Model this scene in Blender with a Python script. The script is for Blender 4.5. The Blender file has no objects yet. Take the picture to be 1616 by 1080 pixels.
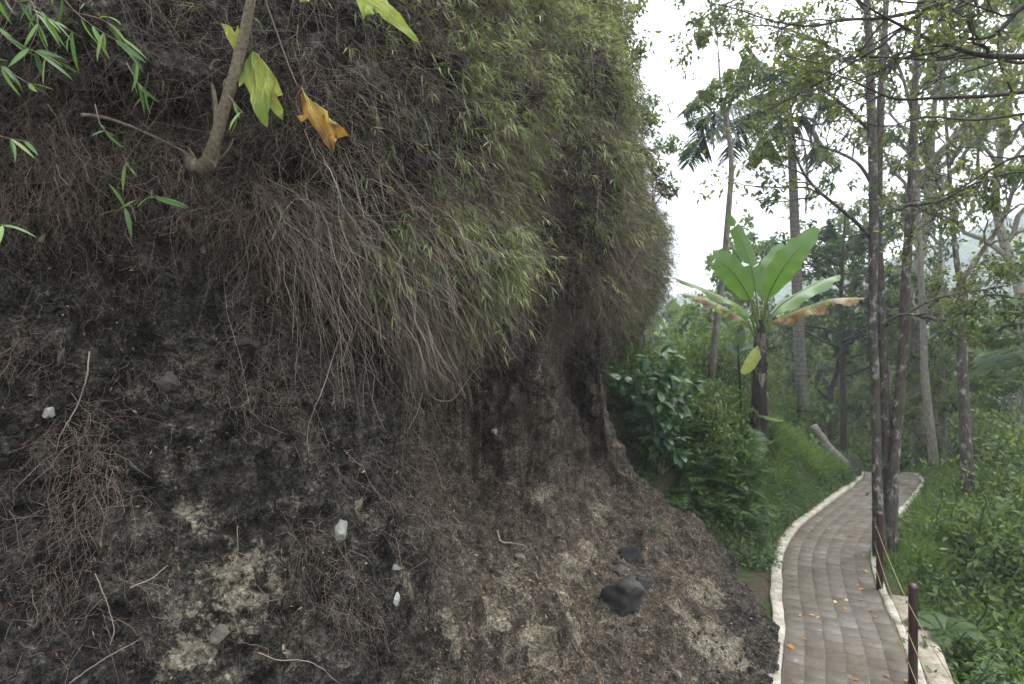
import bpy, math, random
import numpy as np
R = math.radians
SC = bpy.context.scene
COL = SC.collection

# ------------------------------------------------------------------ camera, sky, sun, exposure
CAM_Z = 3.2; FPX = 1077.0; CX = 808.0; CY = 540.0
cam = bpy.data.objects.new('camera', bpy.data.cameras.new('camera')); COL.objects.link(cam)
cam.location = (0, 0, CAM_Z); cam.rotation_euler = (R(90), 0, 0)
cam.data.sensor_width = 36.0; cam.data.lens = 24.0
cam.data.clip_start = 0.05; cam.data.clip_end = 3000
cam.data.dof.use_dof = True; cam.data.dof.focus_distance = 4.0; cam.data.dof.aperture_fstop = 3.2
SC.camera = cam
SUN_EL, SUN_AZ = 66.0, 70.0        # high, veiled by cloud, over the valley on the right
world = bpy.data.worlds.new('World'); SC.world = world; world.use_nodes = True
wn = world.node_tree; wn.nodes.clear()
sky = wn.nodes.new('ShaderNodeTexSky'); sky.sky_type = 'NISHITA'; sky.sun_disc = False
sky.sun_elevation = R(SUN_EL); sky.sun_rotation = R(SUN_AZ)
sky.air_density = 1.6; sky.dust_density = 4.0; sky.ozone_density = 1.0
hs = wn.nodes.new('ShaderNodeHueSaturation'); hs.inputs['Saturation'].default_value = 0.25
mixc = wn.nodes.new('ShaderNodeMix'); mixc.data_type = 'RGBA'
mixc.inputs['Factor'].default_value = 0.72
mixc.inputs[7].default_value = (11.5, 12.0, 12.6, 1)          # even high cloud
bg = wn.nodes.new('ShaderNodeBackground'); bg.inputs['Strength'].default_value = 0.14
wo = wn.nodes.new('ShaderNodeOutputWorld')
wn.links.new(sky.outputs[0], hs.inputs['Color']); wn.links.new(hs.outputs[0], mixc.inputs[6])
tcw = wn.nodes.new('ShaderNodeTexCoord'); sxyz = wn.nodes.new('ShaderNodeSeparateXYZ'); mr = wn.nodes.new('ShaderNodeMapRange')   # standard overcast: brighter overhead
mr.inputs['From Min'].default_value = 0.0; mr.inputs['From Max'].default_value = 1.0; mr.inputs['To Min'].default_value = 0.62; mr.inputs['To Max'].default_value = 1.75
vm = wn.nodes.new('ShaderNodeVectorMath'); vm.operation = 'SCALE'
wn.links.new(tcw.outputs['Generated'], sxyz.inputs[0]); wn.links.new(sxyz.outputs['Z'], mr.inputs['Value']); wn.links.new(mixc.outputs[2], vm.inputs[0]); wn.links.new(mr.outputs[0], vm.inputs['Scale'])
wn.links.new(vm.outputs[0], bg.inputs['Color']); wn.links.new(bg.outputs[0], wo.inputs['Surface'])
sun = bpy.data.objects.new('sun', bpy.data.lights.new('sun', 'SUN')); COL.objects.link(sun)
sun.data.energy = 1.5; sun.data.angle = R(25); sun.data.color = (1.0, 0.96, 0.9)
sun.rotation_euler = (R(90 - SUN_EL), 0, R(180 - SUN_AZ))
SC.view_settings.view_transform = 'Standard'; SC.view_settings.look = 'None'
SC.view_settings.gamma = 1.0; SC.view_settings.use_curve_mapping = False
SC.view_settings.exposure = 1.02
SC.render.engine = 'CYCLES'
SC.cycles.max_bounces = 6; SC.cycles.diffuse_bounces = 3; SC.cycles.glossy_bounces = 2
SC.cycles.transmission_bounces = 4; SC.cycles.transparent_max_bounces = 4; SC.cycles.volume_bounces = 1

# ------------------------------------------------------------------ helpers
def P(px, py, d):
    """world point seen at photo pixel (px,py) at distance d ahead - used to take measurements off the photo"""
    return np.array([(px - CX) / FPX * d, d, CAM_Z - (py - CY) / FPX * d])

def _h(ix, iy, iz, seed):
    h = (ix.astype(np.int64) * 374761393 + iy.astype(np.int64) * 668265263 + iz.astype(np.int64) * 2147483647 + seed * 974634777) & 0xffffffff
    h = ((h ^ (h >> 13)) * 1274126177) & 0xffffffff
    h = ((h ^ (h >> 16)) * 2246822519) & 0xffffffff
    return ((h ^ (h >> 15)) & 0xffff) / 65535.0

def vnoise(p, seed=0):
    """value noise in -1..1 at points p[N,3]"""
    f = np.floor(p); i = f.astype(np.int64); t = p - f; t = t * t * (3 - 2 * t)
    o = 0
    for dx in (0, 1):
        wx = t[:, 0] if dx else 1 - t[:, 0]
        for dy in (0, 1):
            wy = t[:, 1] if dy else 1 - t[:, 1]
            for dz in (0, 1):
                wz = t[:, 2] if dz else 1 - t[:, 2]
                o = o + wx * wy * wz * _h(i[:, 0] + dx, i[:, 1] + dy, i[:, 2] + dz, seed)
    return o * 2 - 1

def fbm(p, freq, octv=4, seed=0, gain=.5):
    o = np.zeros(len(p)); a = 1.0; s = 0
    for k in range(octv):
        o += a * vnoise(p * freq * (2.03 ** k) + 17.3 * k, seed + k); s += a; a *= gain
    return o / s

def sstep(a, b, x):
    t = np.clip((x - a) / (b - a), 0, 1); return t * t * (3 - 2 * t)

def norm(v):
    return v / np.maximum(np.linalg.norm(v, axis=-1, keepdims=True), 1e-9)

def mesh(name, V, faces, mats=None, attrs=None, smooth=False, mat_idx=None):
    """faces: list of int arrays, each [M,3] or [M,4]"""
    me = bpy.data.meshes.new(name)
    V = np.ascontiguousarray(V, dtype=np.float32)
    faces = [np.asarray(f, dtype=np.int32) for f in faces if len(f)]
    me.vertices.add(len(V)); me.vertices.foreach_set('co', V.ravel())
    nl = sum(f.size for f in faces); npoly = sum(len(f) for f in faces)
    me.loops.add(nl); me.polygons.add(npoly)
    me.loops.foreach_set('vertex_index', np.concatenate([f.ravel() for f in faces]))
    tot = np.concatenate([np.full(len(f), f.shape[1], dtype=np.int32) for f in faces])
    st = np.concatenate([[0], np.cumsum(tot)[:-1]]).astype(np.int32)
    me.polygons.foreach_set('loop_start', st)
    me.polygons.foreach_set('loop_total', tot)
    if smooth: me.polygons.foreach_set('use_smooth', np.ones(npoly, dtype=bool))
    if mat_idx is not None: me.polygons.foreach_set('material_index', np.asarray(mat_idx, dtype=np.int32))
    for k, v in (attrs or {}).items():
        a = me.attributes.new(k, 'FLOAT', 'POINT'); a.data.foreach_set('value', np.asarray(v, dtype=np.float32))
    for m in (mats if isinstance(mats, (list, tuple)) else [mats]):
        if m: me.materials.append(m)
    me.update(); me.validate()
    return me

def link(name, me, parent=None, **tags):
    o = bpy.data.objects.new(name, me); COL.objects.link(o)
    if parent is not None: o.parent = parent
    for k, v in tags.items():
        if v is not None: o[k] = v
    return o

def thing(name, loc, label, category, group=None, rz=0.0):
    o = bpy.data.objects.new(name, None); COL.objects.link(o); o.empty_display_size = .1
    o.location = [float(c) for c in loc]; o.rotation_euler = (0, 0, rz)
    o['label'] = label; o['category'] = category
    if group: o['group'] = group
    return o

def catmull(C, n):
    """C[K,D] control points -> n points"""
    C = np.asarray(C, float); K = len(C)
    E = np.vstack([2 * C[0] - C[1], C, 2 * C[-1] - C[-2]])
    u = np.linspace(0, K - 1 - 1e-9, n); i = u.astype(int); t = (u - i)[:, None]
    a, b, c, d = E[i], E[i + 1], E[i + 2], E[i + 3]
    return .5 * (2 * b + (c - a) * t + (2 * a - 5 * b + 4 * c - d) * t ** 2 + (3 * b - a - 3 * c + d) * t ** 3)

def frames(Pt):
    """Pt[N,K,3] -> tangent, side, up"""
    T = np.empty_like(Pt); T[:, 1:-1] = Pt[:, 2:] - Pt[:, :-2]; T[:, 0] = Pt[:, 1] - Pt[:, 0]; T[:, -1] = Pt[:, -1] - Pt[:, -2]
    T = norm(T)
    ref = np.where(np.abs(T[:, :1, 2:]) > .9, np.array([[[1., 0, 0]]]), np.array([[[0, 0, 1.]]]))
    S = norm(np.cross(T, np.broadcast_to(ref, T.shape))); U = np.cross(S, T)
    return T, S, U

def tubes(Pt, Rd, sides=5, rnd=None, cap=True, jitter=0, seed=0):
    """many tapered tubes: Pt[N,K,3], Rd[N,K] -> V, [quads, caps], rnd"""
    Pt = np.asarray(Pt, float); N, K, _ = Pt.shape
    Rd = np.broadcast_to(np.asarray(Rd, float), (N, K))
    T, S, U = frames(Pt)
    a = np.arange(sides) / sides * 2 * np.pi
    ca, sa = np.cos(a), np.sin(a)
    rr = Rd[:, :, None]
    if jitter:
        rg = np.random.default_rng(seed); rr = rr * (1 + rg.uniform(-jitter, jitter, (N, K, sides)))
    V = Pt[:, :, None, :] + (rr * ca)[..., None] * S[:, :, None, :] + (rr * sa)[..., None] * U[:, :, None, :]
    V = V.reshape(-1, 3)
    base = (np.arange(N) * K * sides)[:, None, None]
    k = (np.arange(K - 1) * sides)[None, :, None]; j = np.arange(sides)[None, None, :]; j2 = (j + 1) % sides
    q = np.stack([base + k + j, base + k + j2, base + k + sides + j2, base + k + sides + j], -1).reshape(-1, 4)
    F = [q]
    if cap and sides in (3, 4):
        F.append((base[:, 0] + (K - 1) * sides + np.arange(sides)[None, :]).reshape(-1, sides))
    elif cap:
        b = (base[:, 0, 0] + (K - 1) * sides)
        tri = [np.stack([b, b + m, b + m + 1], -1) for m in range(1, sides - 1)]
        b0 = base[:, 0, 0]
        tri += [np.stack([b0, b0 + m + 1, b0 + m], -1) for m in range(1, sides - 1)]
        F.append(np.concatenate(tri))
    r = np.repeat(np.zeros(N) if rnd is None else rnd, K * sides)
    return V, F, r

def ribbons(Pt, W, side=None, rnd=None):
    Pt = np.asarray(Pt, float); N, K, _ = Pt.shape; W = np.broadcast_to(W, (N, K))
    T, S, U = frames(Pt)
    if side is not None: S = norm(np.cross(T, np.broadcast_to(side[:, None, :], T.shape)))
    V = np.stack([Pt - S * W[..., None] / 2, Pt + S * W[..., None] / 2], 2).reshape(-1, 3)
    b = (np.arange(N) * K * 2)[:, None]; k = (np.arange(K - 1) * 2)[None, :]
    q = np.stack([b + k, b + k + 1, b + k + 3, b + k + 2], -1).reshape(-1, 4)
    return V, [q], np.repeat(np.zeros(N) if rnd is None else rnd, K * 2)

def blades(B, D, Nn, L, W, droop=.25, fold=.25, rnd=None, wide=.35):
    """lance-shaped folded leaves: base, direction, face normal, length, width. 6 verts, 4 tris each"""
    D = norm(D); S = norm(np.cross(D, Nn)); Nn = np.cross(S, D)
    L = np.broadcast_to(L, len(B))[:, None]; W = np.broadcast_to(W, len(B))[:, None]
    down = np.array([[0, 0, -1.]])
    m = B + D * L * wide + Nn * W * fold * -.5 + down * L * droop * .12
    l = B + D * L * wide - S * W * .5 + down * L * droop * .12
    r = B + D * L * wide + S * W * .5 + down * L * droop * .12
    t = B + D * L * (1 - .3 * droop) + down * L * droop
    V = np.stack([B, l, m, r, t], 1).reshape(-1, 3)
    b = (np.arange(len(B)) * 5)[:, None]
    F = np.concatenate([b + np.array([[0, 2, 1]]), b + np.array([[0, 3, 2]]), b + np.array([[1, 2, 4]]), b + np.array([[2, 3, 4]])])
    return V, [F], np.repeat(np.zeros(len(B)) if rnd is None else rnd, 5)

def join(parts):
    Vs, Fs, Rs, off = [], [], [], 0
    for V, F, r in parts:
        Vs.append(V); Rs.append(r)
        for f in F: Fs.append(f + off)
        off += len(V)
    by = {}
    for f in Fs: by.setdefault(f.shape[1], []).append(f)
    return np.concatenate(Vs), [np.concatenate(v) for v in by.values()], np.concatenate(Rs)

def build(name, parts, mat, parent=None, smooth=False, **tags):
    V, F, r = join(parts if isinstance(parts, list) else [parts])
    if parent is not None: V = V - np.array(parent.location)[None, :] if parent.rotation_euler.z == 0 and parent.get('local') is None else V
    return link(name, mesh(name, V, F, mat, {'rnd': r}, smooth), parent, **tags)

def rdir(rg, n):
    return norm(rg.normal(size=(n, 3)))

# ------------------------------------------------------------------ materials
def new_mat(name):
    m = bpy.data.materials.new(name); m.use_nodes = True; nt = m.node_tree; nt.nodes.clear()
    out = nt.nodes.new('ShaderNodeOutputMaterial'); return m, nt, out

class N:
    """tiny node-graph helper"""
    def __init__(s, nt): s.nt = nt
    def add(s, t, **kw):
        n = s.nt.nodes.new(t)
        for k, v in kw.items(): setattr(n, k, v)
        return n
    def set(s, sock, v):
        if hasattr(v, 'is_linked') or hasattr(v, 'links'): s.nt.links.new(v, sock)
        else: sock.default_value = v
    def coord(s, kind='Object', scale=None):
        c = s.add('ShaderNodeTexCoord').outputs[kind]
        if scale is None: return c
        m = s.add('ShaderNodeMapping'); s.set(m.inputs['Vector'], c); m.inputs['Scale'].default_value = scale
        return m.outputs[0]
    def noise(s, vec, scale, detail=4, rough=.55, dist=0):
        n = s.add('ShaderNodeTexNoise'); s.set(n.inputs['Vector'], vec); n.inputs['Scale'].default_value = scale
        n.inputs['Detail'].default_value = detail; n.inputs['Roughness'].default_value = rough; n.inputs['Distortion'].default_value = dist
        return n.outputs['Fac']
    def voro(s, vec, scale, feature='F1', out='Distance'):
        n = s.add('ShaderNodeTexVoronoi', feature=feature); s.set(n.inputs['Vector'], vec); n.inputs['Scale'].default_value = scale
        return n.outputs[out]
    def ramp(s, fac, stops, interp='LINEAR'):
        n = s.add('ShaderNodeValToRGB'); s.set(n.inputs[0], fac); cr = n.color_ramp; cr.interpolation = interp
        while len(cr.elements) < len(stops): cr.elements.new(.5)
        for e, (p, c) in zip(cr.elements, stops):
            e.position = p; e.color = (*c, 1) if not isinstance(c, (int, float)) else (c, c, c, 1)
        return n.outputs[0]
    def mix(s, f, a, b, mode='MIX'):
        n = s.add('ShaderNodeMix', data_type='RGBA', blend_type=mode)
        s.set(n.inputs[0], f)
        for sock, v in ((n.inputs[6], a), (n.inputs[7], b)):
            if isinstance(v, tuple) and len(v) == 3: v = (*v, 1)
            s.set(sock, v)
        return n.outputs[2]
    def math(s, op, a, b=0.0):
        n = s.add('ShaderNodeMath', operation=op); s.set(n.inputs[0], a); s.set(n.inputs[1], b); return n.outputs[0]
    def attr(s, name):
        return s.add('ShaderNodeAttribute', attribute_name=name).outputs['Fac']
    def bump(s, h, strength=.5, dist=.02, nrm=None):
        n = s.add('ShaderNodeBump'); s.set(n.inputs['Height'], h); n.inputs['Strength'].default_value = strength; n.inputs['Distance'].default_value = dist
        if nrm is not None: s.set(n.inputs['Normal'], nrm)
        return n.outputs[0]
    def bsdf(s, col, rough=.8, spec=.3, nrm=None):
        n = s.add('ShaderNodeBsdfPrincipled'); s.set(n.inputs['Base Color'], (*col, 1) if isinstance(col, tuple) and len(col) == 3 else col)
        s.set(n.inputs['Roughness'], rough); s.set(n.inputs['Specular IOR Level'], spec)
        if nrm is not None: s.set(n.inputs['Normal'], nrm)
        return n.outputs[0]

def leaf_mat(name, stops, trans=.35, rough=.5, spec=.35, by='rnd'):
    m, nt, out = new_mat(name); g = N(nt)
    f = g.attr('rnd') if by == 'rnd' else g.add('ShaderNodeObjectInfo').outputs['Random']
    c = g.ramp(f, stops)
    n = g.noise(g.coord(), 35, 2)
    c = g.mix(g.math('MULTIPLY', n, .35), c, g.mix(1.0, c, (.55, .5, .4), 'MULTIPLY'))
    p = g.bsdf(c, rough, spec)
    t = g.add('ShaderNodeBsdfTranslucent'); g.set(t.inputs[0], g.mix(1.0, c, (1.25, 1.2, .55), 'MULTIPLY'))
    mx = g.add('ShaderNodeMixShader'); mx.inputs[0].default_value = trans
    nt.links.new(p, mx.inputs[1]); nt.links.new(t.outputs[0], mx.inputs[2]); nt.links.new(mx.outputs[0], out.inputs['Surface'])
    return m

def simple_mat(name, stops, rough=.85, spec=.2, nscale=20, bump=.3, bdist=.005, by='rnd', stretch=None):
    m, nt, out = new_mat(name); g = N(nt)
    co = g.coord('Object', stretch)
    n = g.noise(co, nscale, 5, .6)
    f = g.attr('rnd') if by == 'rnd' else g.add('ShaderNodeObjectInfo').outputs['Random']
    f = g.math('ADD', g.math('MULTIPLY', f, .5), g.math('MULTIPLY', n, .5)) if by else n
    c = g.ramp(f, stops)
    nt.links.new(g.bsdf(c, rough, spec, g.bump(n, bump, bdist)), out.inputs['Surface'])
    return m

def rock_earth_mat():
    """dark volcanic earth: black-brown crumb with pit shade painted into its darks, tan weathered skin in patches, white lichen flecks"""
    m, nt, out = new_mat('cliff_earth'); g = N(nt)
    co = g.coord('Object'); st = g.coord('Object', (1, 1, .35))
    n1 = g.noise(st, 1.6, 6, .62, .3); n2 = g.noise(co, 9, 6, .65, .4); n3 = g.noise(co, 45, 5, .7); n4 = g.noise(g.coord('Object', (1, 1, .18)), 14, 4, .6)
    dark = g.ramp(n2, [(.33, (.006, .0058, .0053)), (.47, (.018, .017, .0148)), (.58, (.043, .04, .034)), (.74, (.09, .084, .069))])  # darkest tones sit in the bump lows, pit shade put into the colour
    brown = g.ramp(n4, [(.3, (.02, .016, .012)), (.5, (.056, .046, .035)), (.72, (.115, .096, .072))])
    c = g.mix(g.attr('dust'), dark, brown)
    # tan / grey-olive bare patches
    tn = g.math('ADD', g.attr('tan'), g.math('MULTIPLY', g.math('SUBTRACT', n2, .5), 1.5))
    tn = g.math('ADD', tn, g.math('MULTIPLY', g.math('SUBTRACT', n3, .5), .5))
    tm = g.ramp(tn, [(.43, 0.0), (.55, 1.0)])
    tc = g.ramp(g.noise(co, 22, 4, .6), [(.3, (.1, .088, .064)), (.55, (.17, .15, .11)), (.75, (.25, .222, .165))])
    c = g.mix(g.math('MULTIPLY', tm, .7), c, tc)
    c = g.mix(1.0, c, g.ramp(n3, [(.34, .3), (.5, .95), (.64, 1.8)]), 'MULTIPLY')
    c = g.mix(1.0, c, g.ramp(g.noise(co, 4.2, 5, .7), [(.36, .38), (.52, .95), (.66, 1.25)]), 'MULTIPLY')
    vc = g.add('ShaderNodeVectorMath', operation='ADD'); g.set(vc.inputs[0], co)
    v1 = g.ramp(g.voro(co, 90, 'F1', 'Color'), [(.1, .45), (.5, .95), (.9, 1.6)]); v2 = g.ramp(g.voro(co, 210, 'F1', 'Color'), [(.1, .6), (.5, 1.0), (.9, 1.5)])
    kf = g.math('SUBTRACT', 1.0, g.math('MULTIPLY', tm, .75)); c = g.mix(kf, c, v1, 'MULTIPLY'); c = g.mix(kf, c, v2, 'MULTIPLY')
    # small light flecks of lichen and grit
    sp = g.math('MULTIPLY', g.ramp(g.voro(co, 55), [(.1, 1.0), (.2, 0.0)]), g.ramp(g.noise(co, 5, 3), [(.52, 0.0), (.62, 1.0)]))
    c = g.mix(g.math('MULTIPLY', sp, .55), c, (.25, .25, .23))
    h = g.math('ADD', g.math('MULTIPLY', n2, 1.0), g.math('MULTIPLY', n3, .45))
    b = g.bump(h, .9, .03)
    b = g.bump(g.voro(co, 90), .8, .007, b)
    nt.links.new(g.bsdf(c, .93, .12, b), out.inputs['Surface'])
    return m

def ground_mat():
    m, nt, out = new_mat('forest_soil'); g = N(nt); co = g.coord('Object')
    n = g.noise(co, 1.3, 6, .65); n2 = g.noise(co, 14, 5, .7)
    soil = g.ramp(n2, [(.3, (.02, .016, .01)), (.55, (.055, .042, .028)), (.75, (.1, .08, .055))])
    moss = g.ramp(n2, [(.3, (.014, .024, .008)), (.6, (.035, .055, .016)), (.8, (.06, .085, .03))])
    c = g.mix(g.ramp(n, [(.42, 0.0), (.56, 1.0)]), soil, moss)
    far = g.ramp(g.noise(co, .25, 7, .7), [(.35, (.012, .028, .012)), (.55, (.03, .055, .02)), (.75, (.06, .09, .03))])
    c = g.mix(g.attr('far'), c, far)
    nt.links.new(g.bsdf(c, .95, .1, g.bump(n2, .8, .03)), out.inputs['Surface'])
    return m

def concrete_mat(name, light, dark, moss=.4, scale=3.0):
    m, nt, out = new_mat(name); g = N(nt); co = g.coord('Object')
    n = g.noise(co, scale, 6, .65, .3); n2 = g.noise(co, 30, 5, .7)
    c = g.ramp(n, [(.3, dark), (.5, tuple((a + b) / 2 for a, b in zip(light, dark))), (.62, light)])
    c = g.mix(1.0, c, g.ramp(n2, [(.3, .55), (.55, 1.0), (.75, 1.15)]), 'MULTIPLY')
    mo = g.ramp(g.noise(co, scale * .9 + 1.1, 6, .7), [(.55, 0.0), (.66, 1.0)])
    c = g.mix(g.math('MULTIPLY', mo, moss), c, (.045, .045, .022))
    nt.links.new(g.bsdf(c, .85, .25, g.bump(n2, .5, .004)), out.inputs['Surface'])
    return m

def paver_mat():
    m, nt, out = new_mat('paver_concrete'); g = N(nt); w = g.coord('Object')
    geo = g.add('ShaderNodeNewGeometry').outputs['Position']
    r = g.add('ShaderNodeObjectInfo').outputs['Random']
    base = g.ramp(r, [(0, (.076, .066, .052)), (.4, (.09, .08, .064)), (.75, (.102, .088, .07)), (1, (.12, .11, .094))])
    n = g.noise(geo, 1.1, 5, .6); n2 = g.noise(geo, 26, 5, .7)
    c = g.mix(g.ramp(n, [(.4, 0.0), (.6, .8)]), base, g.mix(1.0, base, (.76, .68, .57), 'MULTIPLY'))
    c = g.mix(1.0, c, g.ramp(n2, [(.3, .6), (.5, 1.0), (.75, 1.3)]), 'MULTIPLY')
    c = g.mix(g.math('MULTIPLY', g.ramp(g.noise(geo, 4.3, 5, .75), [(.62, 0.0), (.7, 1.0)]), .45), c, (.32, .31, .3))
    c = g.mix(g.math('MULTIPLY', g.ramp(g.noise(geo, 1.9, 5, .7), [(.52, 0.0), (.66, 1.0)]), .5), c, (.05, .043, .026))
    nt.links.new(g.bsdf(c, g.ramp(n, [(.4, .5), (.6, .8)]), .35, g.bump(n2, .35, .003)), out.inputs['Surface'])
    return m

def bark_mat(name, dark, mid, pale, lichen=.5, lscale=9, rings=False):
    m, nt, out = new_mat(name); g = N(nt); co = g.coord('Object', (1, 1, .3)); c0 = g.coord('Object')
    n = g.noise(co, 26, 6, .65)
    c = g.ramp(n, [(.3, dark), (.6, mid)])
    li = g.ramp(g.noise(g.coord('Object', (1, 1, .6)), lscale, 6, .7), [(.66 - lichen * .14, 0.0), (.74 - lichen * .1, .8)])
    c = g.mix(li, c, g.mix(g.noise(c0, 60, 3), pale, tuple(x * .55 for x in pale)))
    h = n
    if rings:
        wv = g.add('ShaderNodeTexWave', wave_type='BANDS', bands_direction='Z'); g.set(wv.inputs['Vector'], c0)
        wv.inputs['Scale'].default_value = 2.4; wv.inputs['Distortion'].default_value = 1.2
        c = g.mix(1.0, c, g.ramp(wv.outputs['Fac'], [(0, .55), (.15, 1.0)]), 'MULTIPLY')
    nt.links.new(g.bsdf(c, .9, .15, g.bump(h, .6, .012)), out.inputs['Surface'])
    return m

M = {}
M['cliff'] = rock_earth_mat()
M['ground'] = ground_mat()
M['kerb'] = concrete_mat('kerb_whitewash', (.4, .375, .32), (.2, .175, .135), .75, 5)
M['ledge'] = concrete_mat('ledge_concrete', (.3, .265, .215), (.16, .135, .1), .8, 4)
M['bed'] = concrete_mat('mortar_bed', (.12, .105, .088), (.075, .064, .05), .5, 3)
M['paver'] = paver_mat()
M['drystem'] = simple_mat('dry_stem', [(.2, (.045, .032, .026)), (.45, (.12, .088, .07)), (.7, (.23, .18, .145)), (.9, (.36, .3, .25))], nscale=9)
M['root'] = simple_mat('rootlet', [(.2, (.03, .022, .017)), (.5, (.075, .055, .042)), (.8, (.15, .115, .09))], nscale=7)
M['curtain'] = simple_mat('dry_grass_stalk', [(.2, (.09, .068, .052)), (.5, (.2, .16, .13)), (.8, (.36, .3, .25))], nscale=6)
M['bamboo'] = leaf_mat('bamboo_leaf', [(0, (.045, .064, .032)), (.3, (.085, .12, .055)), (.6, (.145, .19, .08)), (.85, (.22, .28, .105)), (1, (.34, .34, .19))], .35)
M['deadleaf'] = leaf_mat('dead_leaf', [(0, (.05, .028, .016)), (.4, (.13, .075, .045)), (.75, (.25, .16, .1)), (1, (.42, .36, .28))], .15, .8, .1)
M['weed'] = leaf_mat('weed_leaf', [(0, (.02, .048, .014)), (.4, (.05, .1, .026)), (.75, (.09, .155, .038)), (1, (.18, .23, .06))], .45)
M['grass'] = leaf_mat('grass_blade', [(0, (.035, .07, .02)), (.4, (.08, .145, .038)), (.8, (.14, .22, .06)), (1, (.25, .27, .13))], .45)
M['shrub'] = leaf_mat('shrub_leaf', [(0, (.02, .06, .022)), (.5, (.035, .095, .03)), (1, (.07, .14, .045))], .3, .4, .5, by='obj')
M['canopy'] = leaf_mat('canopy_leaf', [(0, (.025, .05, .014)), (.3, (.06, .092, .03)), (.6, (.12, .155, .045)), (.9, (.24, .25, .08)), (1, (.26, .14, .07))], .5)
M['canopy_dark'] = leaf_mat('dark_canopy_leaf', [(0, (.016, .042, .016)), (.5, (.038, .08, .028)), (1, (.08, .125, .042))], .45)
M['canopy_mid'] = leaf_mat('mid_canopy_leaf', [(0, (.035, .07, .022)), (.5, (.085, .14, .04)), (1, (.19, .24, .075))], .5)
M['palm'] = leaf_mat('palm_leaflet', [(0, (.012, .03, .012)), (.6, (.025, .055, .02)), (1, (.05, .09, .03))], .3)
M['bark_pale'] = bark_mat('pale_lichen_bark', (.022, .018, .014), (.075, .063, .052), (.36, .36, .34), .9)
M['bark_mid'] = bark_mat('brown_bark', (.022, .015, .011), (.07, .047, .034), (.3, .31, .29), .35)
M['bark_dark'] = bark_mat('dark_bark', (.014, .011, .009), (.045, .036, .029), (.2, .21, .19), .3)
M['bark_palm'] = bark_mat('ringed_palm_bark', (.05, .045, .038), (.12, .11, .095), (.26, .26, .24), .5, rings=True)
M['bark_grey'] = bark_mat('grey_bark', (.07, .063, .052), (.18, .165, .14), (.32, .31, .28), .5)

# ------------------------------------------------------------------ path centre line and terrain height
PATH = np.array([(-.1, -6, 1.7), (.25, -3, 1.6), (.75, 0, 1.35), (1.1, 1.6, .95), (1.6, 3.0, .45), (2.35, 4.6, .1), (3.14, 6.38, 0), (3.64, 7.54, 0), (4.07, 8.72, 0), (4.7, 10.2, 0), (5.5, 11.55, 0),
                 (6.45, 12.8, 0), (7.4, 14.0, 0), (8.3, 15.15, 0), (9.0, 16.2, 0), (9.45, 17.3, -.1), (9.65, 18.5, -.4), (9.6, 20, -.9), (9.0, 23, -1.9), (7.5, 28, -3.2), (5, 36, -5)])
PC = catmull(PATH, 460)
_seg = np.diff(PC[:, :2], axis=0); _len = np.linalg.norm(_seg, axis=1); PS = np.concatenate([[0], np.cumsum(_len)])
PT = norm(np.gradient(PC[:, :2], axis=0)); PN = np.stack([PT[:, 1], -PT[:, 0]], 1)      # PN points to the right of travel
def path_at(s, t):
    """point at distance s along the path, t metres right of its centre"""
    s = np.asarray(s, float); t = np.asarray(t, float)
    c = np.stack([np.interp(s, PS, PC[:, k]) for k in range(3)], -1)
    n = norm(np.stack([np.interp(s, PS, PN[:, k]) for k in range(2)], -1))
    c[..., :2] += n * t[..., None]
    return c
def path_st(x, y):
    """(distance to the right of the path, path height, s, index) for many points"""
    t = np.empty(len(x)); z = np.empty(len(x)); s = np.empty(len(x))
    for a in range(0, len(x), 20000):
        b = slice(a, a + 20000)
        dx = x[b, None] - PC[None, :, 0]; dy = y[b, None] - PC[None, :, 1]
        i = np.argmin(dx * dx + dy * dy, 1); k = np.arange(len(i))
        ex, ey = dx[k, i], dy[k, i]
        sg = np.sign(ex * PN[i, 0] + ey * PN[i, 1]); sg[sg == 0] = 1
        t[b] = sg * np.sqrt(ex * ex + ey * ey); z[b] = PC[i, 2]; s[b] = PS[i]
    return t, z, s
S_AT = lambda y: float(np.interp(y, PC[:372, 1], PS[:372]))
HW = .56           # half width of the paving

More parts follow.
